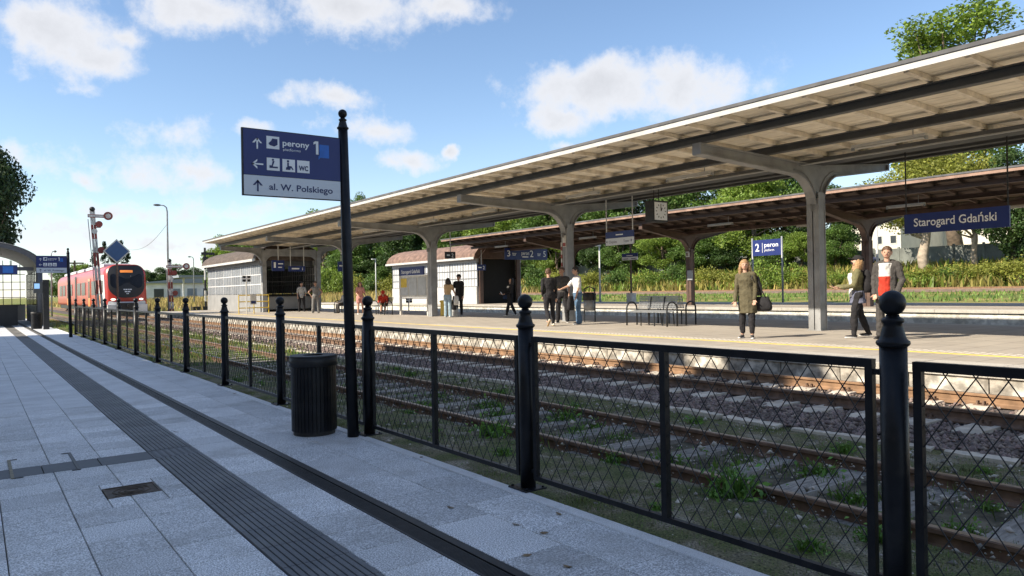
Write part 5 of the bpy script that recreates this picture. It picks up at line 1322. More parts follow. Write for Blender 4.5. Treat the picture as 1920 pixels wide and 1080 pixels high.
# boards facing along the platforms
def xboard(px0, px1, py0, py1, Y, label, items, m='sign_blue', rods=None, name='platform_sign'):
    a, b_ = ony(px0, py1, Y), ony(px1, py0, Y); z0, z1 = min(a.z,b_.z), max(a.z,b_.z)
    zc = ony((px0+px1)/2, py1, Y).z, ony((px0+px1)/2, py0, Y).z; z0, z1 = zc
    t = thing(name, label, 'sign', (a.x, Y, z0)); W_ = b_.x-a.x; H_ = z1-z0
    panel((a.x, Y, z0), (1,0,0), (0,0,1), W_, H_, .06, m, t, 'board')
    for it in items:
        if it[0] == 't': text(it[1], it[4]*H_, 'letter_white', (a.x+it[2]*W_, Y, z0+it[3]*H_), (1,0,0), (0,0,1), t, it[5]*W_, bold=.003)
        else: bars(t, (a.x, Y, z0), (1,0,0), (0,0,1), [(it[1]*W_, it[2]*W_, it[3]*H_)], h=it[4]*H_)
    for px in (rods or []):
        q = ony(px, py0, Y); MB().tube([(q.x,Y+.03,z1-.02),(q.x,Y+.03,(topg if q.x < 24 else topb)(q.x))], .025, 6).build('hanger', 'white_steel', t)
    return t
xboard(510, 533, 488, 508, 44.5, 'dark blue track one sign beside the grey staircase cabin', [('t','1',.15,.3,.75,.16),('b',.5,.4,.62,.1),('b',.5,.3,.3,.08)], rods=[522])
xboard(541, 572, 499, 509, 44.6, 'dark blue exit sign hung beside the track one sign', [('b',.2,.45,.4,.25),('t','i',.82,.25,.7,.05)], rods=[545, 570])
xboard(947, 1026, 466, 487, 41, 'long dark blue sign with track and platform numbers in front of the white cabin', [('t','3',.05,.28,.75,.07),('t','tor',.17,.35,.5,.09),('t','peron',.38,.42,.5,.18),('b',.40,.14,.2,.1),('t','2',.58,.25,.85,.08),('t','tor',.76,.35,.5,.08),('t','5',.90,.28,.75,.06)], rods=[965, 1010])
xboard(835, 854, 472, 485, 30.5, 'small black sign with white arrow under the grey canopy', [('b',.15,.3,.4,.2),('t','2',.6,.2,.8,.2)], m='black_matt', rods=[845])
xboard(895, 911, 496, 507, 43, 'small blue sign on the white staircase cabin corner', [('b',.1,.4,.4,.2),('t','2',.65,.2,.8,.2)], rods=[903])
xboard(634, 645, 490, 509, 40, 'small dark blue sign seen just beside the tall black signpost', [('b',.2,.5,.5,.12)], rods=[640])
# notice board
X = 17.1; y1_, y0_ = onx(749,560,X).y, onx(802,560,X).y; W_ = y1_-y0_; zs = [onx(775,y,X).z for y in (557,516,500)]
nb = thing('notice_board', 'white framed notice board with three panels and blue station name header', 'notice board', (X, y1_, ZP))
panel((X,y1_,zs[1]), UY, VZ, W_*.86, zs[2]-zs[1], .08, 'sign_blue', nb, 'header'); text('Starogard Gdański', .24, 'letter_white', (X,y1_-W_*.09,zs[1]+.10), UY, VZ, nb, W_*.66, bold=.003)
panel((X+.02,y1_,zs[0]), UY, VZ, W_, zs[1]-zs[0]-.01, .06, 'signal_white', nb, 'frame')
mat('poster_yellow', (.62,.45,.06), .6, var=.2, scale=5); mat('poster_grey', (.45,.47,.48), .5, var=.12, scale=4)
for k in range(3):
    o = panel((X,y1_-W_*(.04+.31*k),zs[0]+.08), UY, VZ, W_*.28, zs[1]-zs[0]-.2, .018, 'poster_grey', nb, 'glass_panel')
    if k == 0: panel((X-.004,y1_-W_*.06,zs[0]+(zs[1]-zs[0])*.45), UY, VZ, W_*.22, (zs[1]-zs[0])*.42, .003, 'poster_yellow', o, 'poster')
for y in (y1_-.05,y0_+.05): MB().box(X+.0,X+.09,y-.05,y+.05,ZP,zs[2]-.02 if y > y1_-.1 else zs[1]).build('leg', 'signal_white', nb)
MB().box(X+.01,X+.07,y0_+.1,y1_-.1,zs[0]-.08,zs[0]-.02).build('bottom_rail', 'signal_white', nb)
# black and white stop markers
def marker(px, py, z, top_y, s_px, label):
    p = onz(px, py, z); dep = (RW.T @ (np.array(p)-CAMP))[2]; zt = 1.4+(onx(px, top_y, p.x).z-1.4); s = s_px*dep/FPX; x, y = p.x, p.y
    t = thing('stop_marker', label, 'sign', (x, y, z)); MB().tube([(x,y+.03,z),(x,y+.03,zt)], .035, 6).build('post', 'signal_white', t)
    MB().box(x-s/2,x+s/2,y-.03,y,zt-s*.75,zt).build('board', 'black_matt', t)
    MB().box(x-s/2-.004,x+s/2+.004,y-.036,y-.031,zt-s*.45,zt-s*.30).box(x-s*.09,x+s*.09,y-.042,y-.037,zt-s*.75,zt).build('white_cross', 'letter_white', t)
marker(463, 590, ZP, 517, 15, 'black and white stop marker beside the yellow railing'); marker(880, 569, ZQ, 508, 11, 'black and white stop marker in front of the white cabin'); marker(767, 586, ZP, 558, 13, 'low black and white marker beneath the notice board')
# yellow railing
mat('yellow_paint', (.66,.46,.05), .5, var=.1)
yr = thing('yellow_railing', 'yellow tubular safety railing in front of the grey staircase cabin', 'railing', (14.2, 44, ZP))
xa, xb = ony(448,580,44.3).x, ony(504,580,44.3).x
for x in (xa,(xa+xb)/2,xb): MB().tube([(x,44.3,ZP),(x,44.3,ZP+1.1)], .03, 8).build('post', 'yellow_paint', yr)
for z in (.35,.72,1.1): MB().tube([(xa,44.3,ZP+z),(xb,44.3,ZP+z)], .03, 8).build('rail', 'yellow_paint', yr)
panel((ony(470,570,44.2).x,44.25,ZP+.55), (1,0,0), (0,0,1), .36, .6, .01, 'signal_white', yr, 'notice'); panel((ony(470,570,44.2).x+.04,44.238,ZP+.6), (1,0,0), (0,0,1), .28, .16, .004, 'letter_blue', yr, 'notice_print')

# ------------------------------------------------------------------ benches and bins on the island platform
mat('bench_steel', (.035,.037,.04), .45, metal=.4); mat('bench_mesh', (.30,.31,.32), .45, metal=.5, var=.1)
def bench(x, y0, y1, face, label, z=ZP):
    """face -1: seat looks towards the near platform"""
    t = thing('platform_bench', label, 'bench', (x, (y0+y1)/2, z)); f = face
    for y in (y0, y1):
        MB().tube([(x+f*.45,y,z),(x+f*.45,y,z+.50)]+[(x+f*(.235+.215*math.cos(a)),y,z+.50+.2*math.sin(a)) for a in [math.pi*k/10 for k in range(1,10)]]+[(x+f*.02,y,z+.50),(x+f*.02,y,z)], .024, 8).build('arm_loop', 'bench_steel', t, True)
    for k in (1/3, 2/3):
        y = y0+(y1-y0)*k; MB().tube([(x+f*.4,y,z),(x+f*.4,y,z+.42)], .02, 6).tube([(x+f*.06,y,z),(x+f*.02,y,z+.44),(x-f*.06,y,z+.85)], .02, 6).build('leg', 'bench_steel', t)
    s = MB()
    for k in range(9): s.beam((x+f*(.05+k*.05),y0,z+.45-.006*k+.0),(x+f*(.05+k*.05),y1,z+.45-.006*k), .03, .014)
    s.build('seat', 'bench_mesh', t)
    s = MB()
    for k in range(8): s.beam((x-f*(.0+k*.012),y0+.05,z+.52+k*.048),(x-f*(.0+k*.012),y1-.05,z+.52+k*.048), .012, .03)
    for k in range(14): yy = y0+.07+(y1-y0-.14)*k/13; s.beam((x+f*.004,yy,z+.50),(x-f*.10,yy,z+.88), .014, .008, (1,0,0))
    s.build('backrest', 'bench_mesh', t)
    return t
b1 = bench(16.42, 14.35, 15.95, -1, 'dark tubular platform bench with mesh back beside the bearded pillar row'.replace('beside the bearded pillar row', 'next to the girl in olive tunic'))
bench(17.0, 14.55, 16.05, 1, 'tubular platform bench backing onto the mesh bench')
bench(17.0, 33.4, 35.0, -1, 'tubular bench carrying the person in red by the notice board')
bench(17.2, 38.6, 40.2, -1, 'tubular bench under the trees side near the man in vest')
bx_, by_ = 17.0, 18.75; pb = thing('platform_bin', 'grey bucket litter bin with dark hood beside the canopy pillar', 'litter bin', (bx_, by_, ZP))
for s in (-1,1): MB().tube([(bx_,by_+s*.27,ZP),(bx_,by_+s*.27,ZP+1.12)], .022, 8).build('post', 'bench_steel', pb)
MB().lathe([(.17,.38),(.20,.40),(.215,.74),(.20,.74)], (bx_,by_,ZP), 18).build('bucket', 'galv', pb, True); MB().lathe([(.225,.74),(.235,.96),(.15,1.0)], (bx_,by_,ZP), 18).build('hood', 'black_matt', pb, True)
MB().tube([(bx_,by_-.27,ZP+1.12),(bx_,by_,ZP+1.2),(bx_,by_+.27,ZP+1.12)], .02, 6).build('top_bar', 'bench_steel', pb)
yb = onz(838, 592, ZP); yn = thing('grit_bin', 'yellow grit box standing beside the canopy pillar', 'box', yb)
MB().box(yb.x-.22,yb.x+.22,yb.y-.2,yb.y+.2,ZP,ZP+.62).build('body', 'yellow_paint', yn); MB().bbox(yb.x-.25,yb.x+.25,yb.y-.23,yb.y+.23,ZP+.62,ZP+.72,.04).build('lid', 'yellow_paint', yn)
# red and white warning strips and notices on pillars
for (xx, yy, z, z0, lab) in ((16.8-.15, CY_[2], ZP, 2.0, 'red and white striped warning strip on a grey canopy pillar'),):
    w_ = thing('warning_strip', lab, 'strip', (xx-.01, yy, z))
    for k in range(9): MB().box(xx-.025,xx-.008,yy+.10,yy+.155,z+1.5+k*.14,z+1.5+k*.14+.139).build('band', 'signal_red' if k%2 else 'signal_white', w_)
    MB().box(xx-.03,xx-.008,yy-.12,yy+.05,z+2.6,z+3.0).build('notice', 'signal_white', w_); MB().box(xx-.034,xx-.0305,yy-.11,yy+.04,z+2.62,z+2.74).build('notice_print', 'signal_red', w_)
w_ = thing('pillar_notice', 'small white notice and grey box fixed to a brown canopy pillar', 'notice', (29.9, CY2[2], ZQ)); yy = CY2[2]
MB().box(29.90,29.935,yy-.12,yy+.12,ZQ+2.5,ZQ+2.95).build('notice', 'signal_white', w_); MB().box(29.88,29.935,yy-.3,yy+.02,ZQ+1.3,ZQ+1.8).build('meter_box', 'galv', w_)
# ------------------------------------------------------------------ people
mat('skin', (.52,.31,.22), .55, var=.06, scale=8); mat('skin_tan', (.42,.24,.16), .55, var=.06, scale=8)
mat('hair_blond', (.36,.22,.11), .6, var=.25, scale=14, stretch=(1,1,.3)); mat('hair_brown', (.10,.055,.035), .6, var=.25, scale=14); mat('hair_black', (.018,.014,.013), .5, var=.2)
mat('lip', (.38,.12,.10), .5); mat('eye_dark', (.02,.015,.012), .3)
CL = dict(black=(.028,.027,.030), charcoal=(.075,.07,.068), grey=(.22,.215,.21), lightgrey=(.42,.42,.42), white=(.68,.67,.66), red=(.50,.05,.03), olive=(.115,.10,.062), khaki=(.17,.16,.085), beige=(.52,.36,.20), jeans=(.10,.17,.27), lightjeans=(.30,.40,.48), navy=(.025,.04,.085), pink=(.62,.30,.26), darkred=(.2,.03,.03), plaid=(.16,.17,.24), cream=(.66,.60,.5))
for k, v in CL.items(): mat('cloth_'+k, v, .9, var=.16, scale=9, bump=.35, bscale=16, spec=.2)
def capsule(mb, p0, r0, p1, r1, n=8):
    p0, p1 = Vector(p0), Vector(p1); d = p1-p0; L = d.length
    if L < 1e-5: mb.sphere(p0, r0, n, 6); return
    d /= L; pts, rs = [], []
    for k in range(3): a = math.pi/2*(1-k/3); pts.append(p0-d*r0*math.sin(a)); rs.append(max(.002, r0*math.cos(a)))
    pts.append(p0); rs.append(r0); pts.append(p1); rs.append(r1)
    for k in range(1,4): a = math.pi/2*k/3; pts.append(p1+d*r1*math.sin(a)); rs.append(max(.002, r1*math.cos(a)))
    mb.tube(pts, rs, n)
def loft(mb, rings, n=14):
    """rings: (centre, right vec, fwd vec, rx, ry)"""
    k = len(mb.v); vs = []; fs = []
    for c, u, w, rx, ry in rings:
        for j in range(n): a = 2*math.pi*j/n; vs.append(Vector(c)+Vector(u)*(rx*math.cos(a))+Vector(w)*(ry*math.sin(a)))
    m = len(rings)
    for i in range(m-1):
        for j in range(n): fs.append((i*n+j, i*n+(j+1)%n, (i+1)*n+(j+1)%n, (i+1)*n+j))
    fs += [tuple(range(n-1,-1,-1)), tuple(range((m-1)*n, m*n))]
    mb.add(vs, fs)
def remesh(name, mb, m, parent, vox, it=3):
    o = mb.build(name, m, parent, True, world=False)
    md = o.modifiers.new('r', 'REMESH'); md.mode = 'VOXEL'; md.voxel_size = vox; md.use_smooth_shade = True
    FT = {'hair':('fold_hair',.030,.022), 'body':None, 'shoe':None, 'cap':None, 'face_mask':None}.get(name, ('fold_cloth',.085,.030))
    if FT:
        if FT[0] not in bpy.data.textures:
            tx = bpy.data.textures.new(FT[0], 'CLOUDS'); tx.noise_scale = FT[1]; tx.noise_depth = 2
        dm = o.modifiers.new('d', 'DISPLACE'); dm.texture = bpy.data.textures[FT[0]]; dm.strength = FT[2]; dm.mid_level = .38; dm.texture_coords = 'LOCAL'
        it = 1
    if it: s = o.modifiers.new('s', 'SMOOTH'); s.iterations = it; s.factor = .5
    return o
def D3(pitch, yaw=0, roll=0):
    """limb direction: pitch forward from hanging down (deg), roll outwards to +x"""
    p, r = R_(pitch), R_(roll)
    return Vector((math.sin(r)*math.cos(p) if True else 0, math.sin(p)*math.cos(r), -math.cos(p)*math.cos(r))).normalized()
def person(label, pos, face, h, pose, wear, vox=.012, female=False, skin='skin', hair='hair_brown', hairlen=0, z=None):
    """pose: lean(deg), tilt head(deg), turn head, arms [(pitch,roll,elbow pitch,elbow roll)]x2 (left,right), legs [(thigh pitch, roll, shin pitch)]x2; side -1 = left"""
    t = thing('person', label, 'person', pos, face)
    lean = R_(pose.get('lean',0)); RX = Matrix.Rotation(R_(pose.get('sway',0)), 3, 'Y') @ Matrix.Rotation(-lean, 3, 'X')     # + leans forward (+y)
    hz = .525*h; legs = pose.get('legs', [(0,4,0),(0,4,0)])
    TL, SL = .245*h, .245*h
    J = {}
    low = 1e9
    for s, (tp, rl, sp_) in zip((-1,1), legs):
        hip = Vector((s*.052*h, 0, 0)); kn = hip+D3(tp,0,s*rl)*TL; an = kn+D3(sp_,0,s*rl*.5)*SL
        J[s] = [hip, kn, an]; low = min(low, an.z)
    ah = .038*h
    pel = pose.get('pelvis', -low+ah)
    off = Vector((0,0,pel))
    for s in (-1,1): J[s] = [p+off for p in J[s]]
    P = lambda x, y, zz: off+RX @ Vector((x*h, y*h, zz*h))
    U, W, Zt = Vector((1,0,0)), RX @ Vector((0,1,0)), RX @ Vector((0,0,1))
    wf = .92 if female else 1.0
    tor = [(-.055,.070,.055),(-.02,.092*(1.03 if female else .97),.066),(.03,.090*(1.02 if female else .96),.066),(.09,.075*wf,.056),(.15,.082*wf,.060),(.215,.095*wf,.066 if not female else .072),(.265,.100*wf,.060),(.292,.085*wf,.048),(.312,.045,.038)]
    def torso(mb, k=0.0, lo=-1, hi=9, flare=0):
        rg = []
        for (zz, rx, ry) in tor:
            if lo <= zz <= hi: rg.append((P(0, 0, zz), U, W, rx*h+k, ry*h+k))
        loft(mb, rg)
    sh, el_, wr, hd = {}, {}, {}, {}
    arms = pose.get('arms', [(4,8,10,4),(4,8,10,4)])
    for s, (ap, ar_, ep, er) in zip((-1,1), arms):
        sh[s] = P(s*.106*(.90 if female else 1.0), 0, .272-(.006*s if pose.get('sway') else 0)); el_[s] = sh[s]+(RX if pose.get('armlean') else Matrix.Identity(3)) @ D3(ap,0,s*ar_)*(.172*h); fd = (RX if pose.get('armlean') else Matrix.Identity(3)) @ D3(ep,0,s*er); wr[s] = el_[s]+fd*(.148*h); hd[s] = fd
    # --- body
    b = MB(); torso(b)
    for s in (-1,1):
        hip, kn, an = J[s]
        capsule(b, hip, .052*h, kn, .032*h); capsule(b, kn, .032*h, kn.lerp(an,.35), .034*h); capsule(b, kn.lerp(an,.35), .034*h, an, .019*h)
        capsule(b, an+Vector((0,-.012*h,-.015*h)), .019*h, an+Vector((s*.01*h,.085*h,-.024*h)), .013*h)
        capsule(b, P(s*.06*wf,0,.285), .034*h, sh[s], .031*h)
        capsule(b, sh[s], .030*h, el_[s], .022*h); capsule(b, el_[s], .0225*h, wr[s], .0145*h)
        f = hd[s]; side = f.cross(Vector((0,1,0)) if abs(f.y) < .8 else Vector((0,0,1))).normalized(); nrm = side.cross(f).normalized()
        pc = wr[s]+f*.045*h
        for q in (-.018,-.006,.006,.018): capsule(b, wr[s]+side*q*h*.5, .011*h, wr[s]+f*.05*h+side*q*h, .0075*h, 6)
        for q, L in ((-.019,.034),(-.0065,.042),(.006,.040),(.0185,.030)):
            a0 = wr[s]+f*.05*h+side*q*h; a1 = a0+(f+nrm*.35*(1 if pose.get('curl',1) else 0)).normalized()*L*.55*h; capsule(b, a0, .0062*h, a1, .0058*h, 6); capsule(b, a1, .0058*h, a1+(f*.6+nrm*.8).normalized()*L*.45*h, .005*h, 6)
        th0 = wr[s]+f*.016*h-side*.012*h*(-s if s else 1); capsule(b, th0, .009*h, th0+(f*.7+nrm*.5-side*.6*(-s)).normalized()*.042*h, .006*h, 6)
    nk = P(0,.004,.30); HT = Matrix.Rotation(-R_(pose.get('tilt',0)), 3, 'X'); HY = Matrix.Rotation(R_(pose.get('turn',0)), 3, 'Z')
    HR = HY @ HT @ (RX if pose.get('headlean',1) else Matrix.Identity(3))
    hb_ = P(0,.008,.345)
    HP = lambda x, y, zz: hb_+HR @ Vector((x*h, y*h, zz*h))
    capsule(b, nk, .031*h, HP(0,-.004,.01), .029*h)
    hu, hw_, hz_ = HR @ Vector((1,0,0)), HR @ Vector((0,1,0)), HR @ Vector((0,0,1))
    loft(b, [(HP(0,.020,.006),hu,hw_,.018*h,.016*h),(HP(0,.014,.016),hu,hw_,.032*h,.036*h),(HP(0,.008,.038),hu,hw_,.0405*h,.047*h),(HP(0,.002,.066),hu,hw_,.044*h,.054*h),(HP(0,-.002,.092),hu,hw_,.043*h,.055*h),(HP(0,-.004,.112),hu,hw_,.034*h,.046*h),(HP(0,-.004,.124),hu,hw_,.016*h,.022*h)])
    capsule(b, HP(0,.050,.070), .006*h, HP(0,.062,.050), .009*h, 6)     # nose
    capsule(b, HP(0,.046,.030), .010*h, HP(0,.047,.028), .010*h, 6)
    for s in (-1,1): capsule(b, HP(s*.045,-.004,.052), .008*h, HP(s*.047,-.006,.070), .010*h, 6)
    body = remesh('body', b, skin, t, vox*.8, 2)
    for s in (-1,1): MB().sphere(HP(s*.018,.0515,.066), .0062*h, 8, 5).build('eye', 'eye_dark', t, True, False)
    q = MB(); capsule(q, HP(-.012,.0535,.033), .004*h, HP(.012,.0535,.033), .004*h, 6); q.build('mouth', 'lip', t, True, False)
    # --- hair
    if hair:
        g = MB(); loft(g, [(HP(0,-.022,.040),hu,hw_,.040*h,.040*h),(HP(0,-.014,.070),hu,hw_,.0495*h,.054*h),(HP(0,-.006,.100),hu,hw_,.049*h,.0605*h),(HP(0,-.005,.120),hu,hw_,.038*h,.050*h),(HP(0,-.006,.134),hu,hw_,.014*h,.02*h)])
        if hairlen:
            rr = random.Random(5)
            for k in range(16):
                a = math.pi*(k/15)*1.25-math.pi*.125; x0, y0 = .044*math.cos(a), -.012-.045*math.sin(a)
                p0 = HP(x0, y0, .085); p1 = HP(x0*1.35, y0*1.1-.004, .02); p2 = HP(x0*1.45+rr.uniform(-.012,.012), y0*1.15-.01, .02-hairlen*rr.uniform(.75,1.1))
                capsule(g, p0, .016*h, p1, .020*h, 6); capsule(g, p1, .020*h, p2, .012*h, 6)
        remesh('hair', g, hair, t, vox, 2)
    # --- clothes
    for item in wear:
        kind, colr = item[0], 'cloth_'+item[1]; opt = item[2] if len(item) > 2 else {}
        c = MB(); k = opt.get('k', .014)
        if kind in ('top', 'jacket'):
            sleeve = opt.get('sleeve', 1.0); lo = opt.get('lo', -.03)
            sx_ = opt.get('straight',0); rg = [(P(0,0,zz), U, W, (max(rx,sx_) if zz < .2 else rx)*h+k*.8+opt.get('flare',0)*max(0,.12-zz), (max(ry,sx_*.72) if zz < .2 else ry)*h+k*.8+opt.get('flare',0)*max(0,.12-zz)) for zz, rx, ry in tor if lo <= zz <= .30]
            if lo < -.06:
                rg = [(P(0,0,zz), U, W, .092*h+k*.8+opt.get('flare',0)*(.12-zz), .070*h+k*.8+opt.get('flare',0)*(.12-zz)) for zz in np.linspace(lo, -.06, 4)]+[q_ for q_ in rg if (q_[0]-P(0,0,-.05)).dot(Zt) > 0]
            rg.append((P(0,-.004,.312), U, W, .040*h+k, .036*h+k)); loft(c, rg)
            for s in (-1,1):
                capsule(c, P(s*.06*wf,0,.283), .032*h+k*.6, sh[s], .029*h+k*.6)
                if sleeve > 0: capsule(c, sh[s], .029*h+k*.6, sh[s].lerp(el_[s], min(1,sleeve*2)), .022*h+k*(.6 if sleeve > .5 else .9))
                if sleeve > .5: capsule(c, el_[s], .0225*h+k*.6, el_[s].lerp(wr[s], (sleeve-.5)*2*.96), .0165*h+k*.6)
            if opt.get('hood'): capsule(c, P(-.05,-.045,.305), .030*h, P(.05,-.045,.305), .030*h)
            o = remesh(opt.get('name', 'shirt' if kind == 'top' else 'jacket'), c, colr, t, vox, 3)
        elif kind == 'panel':       # shirt seen in the opening of a jacket
            rg = [(P(0,.010,zz), U, W, (rx*opt.get('wd',.66) if not opt.get('straight') else .062)*h+k, max(ry,opt.get('straight',0)*.72)*h+k+.008) for zz, rx, ry in tor if opt.get('lo',-.03) <= zz <= opt.get('hi',.29)]
            loft(c, rg); remesh(opt.get('name','shirt'), c, colr, t, vox, 2)
        elif kind == 'trousers':
            L = opt.get('len', 1.0); torso(c, k, -.06, .06)
            for s in (-1,1):
                hip, kn, an = J[s]; capsule(c, hip, .054*h+k, hip.lerp(kn,min(1,L*2)), (.034 if L > .5 else .044)*h+k)
                if L > .5:
                    e = kn.lerp(an,(L-.5)*2*.97); capsule(c, kn, .034*h+k, kn.lerp(e,.35), .036*h+k*.9); capsule(c, kn.lerp(e,.35), .036*h+k*.9, e, (.022+opt.get('wide',0))*h+k)
            remesh(opt.get('name','trousers'), c, colr, t, vox, 3)
        elif kind == 'shoes':
            for s in (-1,1):
                an = J[s][2]; c = MB(); lift = Matrix.Rotation(R_(opt.get('lift',{}).get(s,0)), 3, 'X')
                capsule(c, an+lift @ Vector((0,-.018*h,-.016*h)), .022*h, an+lift @ Vector((s*.012*h,.092*h,-.022*h)), .016*h); capsule(c, an, .022*h, an+lift @ Vector((0,0,-.02*h)), .023*h)
                o = remesh('shoe', c, colr, t, vox, 2)
                if opt.get('sole'):
                    c = MB(); capsule(c, an+lift @ Vector((0,-.02*h,-.030*h)), .0115*h, an+lift @ Vector((s*.012*h,.10*h,-.030*h)), .010*h); c2 = [(x, y, zz) for x, y, zz in c.v]
                    c.v = [(an.x+(x-an.x)*2.0-s*.004*h, y, zz) for x, y, zz in c2]; c.build('sole', 'cloth_'+opt['sole'], o, True, False)
        elif kind == 'skirt':
            loft(c, [(P(0,0,zz), U, W, .095*h+k+opt.get('flare',.02)*(-zz/.1), .075*h+k+opt.get('flare',.02)*(-zz/.1)) for zz in (opt.get('lo',-.14), -.07, 0, .05)]); remesh('skirt', c, colr, t, vox, 2)
        elif kind == 'cap':
            loft(c, [(HP(0,-.004,.074),hu,hw_,.058*h,.067*h),(HP(0,-.004,.105),hu,hw_,.058*h,.067*h),(HP(0,-.006,.132),hu,hw_,.044*h,.053*h),(HP(0,-.006,.146),hu,hw_,.014*h,.018*h)])
            loft(c, [(HP(0,.045,.078),hu,hz_,.046*h,.009*h),(HP(0,.082,.074),hu,hz_,.044*h,.008*h),(HP(0,.112,.066),hu,hz_,.026*h,.007*h)]); remesh('cap', c, colr, t, vox*.8, 1)
        elif kind == 'mask':
            capsule(c, HP(-.012,.046,.026), .016*h, HP(.012,.046,.030), .017*h); remesh('face_mask', c, colr, t, vox*.8, 1)
    anchor = dict(J=J, wr=wr, el=el_, sh=sh, HP=HP, P=P, h=h, hd=hd)
    M = Matrix.Translation(pos) @ Matrix.Rotation(face, 4, 'Z')
    return t, anchor, M
def facing(pos, off=0):
    """rotation so that the person looks at the viewer's side of the platform, turned by off degrees (+ = to their right hand)"""
    fx, fy = -pos[0], -pos[1]; return math.atan2(-fx, fy)+R_(off)
def at(px, py): return onz(px, py, ZP+.001)
def bag(name, label, M, c, size, m, cat='bag', handle=None, rz=0):
    """soft bag: stacked rounded rings, wider near the bottom, slumped a little"""
    p = M @ Vector(c); t = thing(name, label, cat, p, 0); sx, sy, sz = size; q = MB()
    def ring(z, kx, ky, ox=0):
        pts = []
        for j in range(20):
            a = 2*math.pi*j/20; ca, sa = math.cos(a), math.sin(a)
            pts.append((ox+sx*kx*math.copysign(abs(ca)**.6, ca), sy*ky*math.copysign(abs(sa)**.6, sa), z*sz))
        return pts
    rg = [ring(-1,.70,.6), ring(-.93,.95,.9), ring(-.55,1.02,1.05), ring(0,.96,.98), ring(.5,.86,.78,.02), ring(.85,.78,.50,.02), ring(1,.70,.25,.02)]
    for r_ in rg: q.v += r_
    for i in range(len(rg)-1):
        for j in range(20): q.f.append((i*20+j, i*20+(j+1)%20, (i+1)*20+(j+1)%20, (i+1)*20+j))
    q.f += [tuple(range(19,-1,-1)), tuple(range((len(rg)-1)*20, len(rg)*20))]
    o = q.build('bag_body', m, t, True, False); o.rotation_euler = (0,0,rz)
    fl = MB(); fl.v = [(x*1.03, y*1.06, z) for r_ in rg[3:6] for x, y, z in r_]
    for i in range(2):
        for j in range(10, 20): fl.f.append((i*20+j, i*20+(j+1)%20, (i+1)*20+(j+1)%20, (i+1)*20+j))
    fo = fl.build('flap', m, o, True, False)
    if handle:
        pts = [Vector(a)-p for a in [M @ Vector(b_) for b_ in handle]]; MB().tube(pts, .012, 6).build('strap', m, t, True, False)
    return t
# 1 man in hoodie and red and white shirt
p = at(1664, 636)
T, A, M = person('man in open dark grey hoodie over red and white shirt, hands in pockets', p, facing(p, -20), 1.87, dict(turn=16, sway=-2, arms=[(-4,14,26,-14),(-6,13,24,-12)], legs=[(6,5,1),(-3,5,-6)]),
   [('trousers','charcoal',dict(k=.018,wide=.012)),('shoes','black',dict(sole='charcoal')),('jacket','charcoal',dict(k=.030,lo=-.075,straight=.094,hood=1)),('panel','red',dict(k=.028,lo=-.06,hi=.16,straight=.100)),('panel','white',dict(k=.027,lo=.14,hi=.295,straight=.098,name='shirt_yoke'))], .010, hair='hair_brown')
# 2 girl in cap looking at a phone
p = at(1609, 633)
T, A, M = person('girl in black cap and khaki jacket looking down at her phone', p, facing(p, -78)*1.0, 1.72, dict(lean=2, tilt=-22, headlean=0, arms=[(18,6,82,-14),(18,6,86,-14)], legs=[(12,2,2),(-10,2,-22)]),
   [('trousers','black',dict(k=.011)),('shoes','black',dict(sole='white')),('skirt','plaid',dict(lo=-.10,flare=.015,k=.012)),('jacket','khaki',dict(k=.018,lo=-.02)),('panel','white',dict(k=.021,lo=-.02,hi=.27)),('cap','black'),('mask','black')], .010, True, hair='hair_blond', hairlen=.13)
mid = (A['wr'][-1]+A['wr'][1])/2; hp = thing('phone', 'small dark phone held by the girl in the black cap', 'phone', M @ (mid+Vector((0,.10,.02)))); o = MB().bbox(-.035,.035,-.007,.007,-.07,.07,.004).build('case', 'black_paint', hp, False, False); o.rotation_euler = (R_(-35),0,facing(p,-78))
bag('backpack', 'black backpack worn by the girl in the black cap', M, (0,-.185,1.18), (.15,.095,.24), 'cloth_black', 'backpack', [(-.09,-.10,1.38),(-.10,.02,1.44),(-.10,.11,1.30),(-.12,.04,1.08)], facing(p,-78))
# 3 girl in olive tunic
p = at(1402, 634)
T, A, M = person('girl in long olive tunic and black leggings standing with curly fair hair', p, facing(p, -12), 1.69, dict(turn=14, sway=3, arms=[(0,8,16,-2),(8,6,20,2)], legs=[(7,2,2),(-3,3,-5)]),
   [('trousers','black',dict(k=.011,len=.93,name='leggings')),('shoes','charcoal',dict(sole='white')),('top','olive',dict(k=.018,lo=-.205,flare=.06,straight=.082,name='tunic'))], .009, True, hair='hair_blond', hairlen=.10)
bag('handbag', 'dark leather handbag hanging at the side of the girl in olive tunic', M, (-.33,-.08,.74), (.17,.09,.15), 'cloth_black', 'bag', [(-.42,-.05,.78),(-.27,-.02,1.10),(-.19,-.03,1.38),(-.24,-.10,1.12),(-.30,-.06,.78)], facing(p,-12))
bag('backpack', 'grey black backpack worn by the girl in olive tunic', M, (-.13,-.19,1.12), (.15,.10,.21), 'cloth_charcoal', 'backpack', [(-.12,-.1,1.33),(-.13,.02,1.40),(-.13,.115,1.25)], facing(p,-12))
# 4 walker in black seen from behind
p = at(1031, 611)
T, A, M = person('young man in black sweater and trousers walking away with one heel lifted', p, facing(p, 180+18), 1.78, dict(lean=4, turn=-25, arms=[(-12,9,34,-20),(4,8,12,4)], legs=[(-8,4,-42),(6,3,-2)], armlean=0),
   [('trousers','black',dict(k=.010)),('shoes','cream',dict(sole='beige',lift={-1:-58})),('top','black',dict(k=.018,lo=-.055,name='sweater'))], .011, hair='hair_brown')
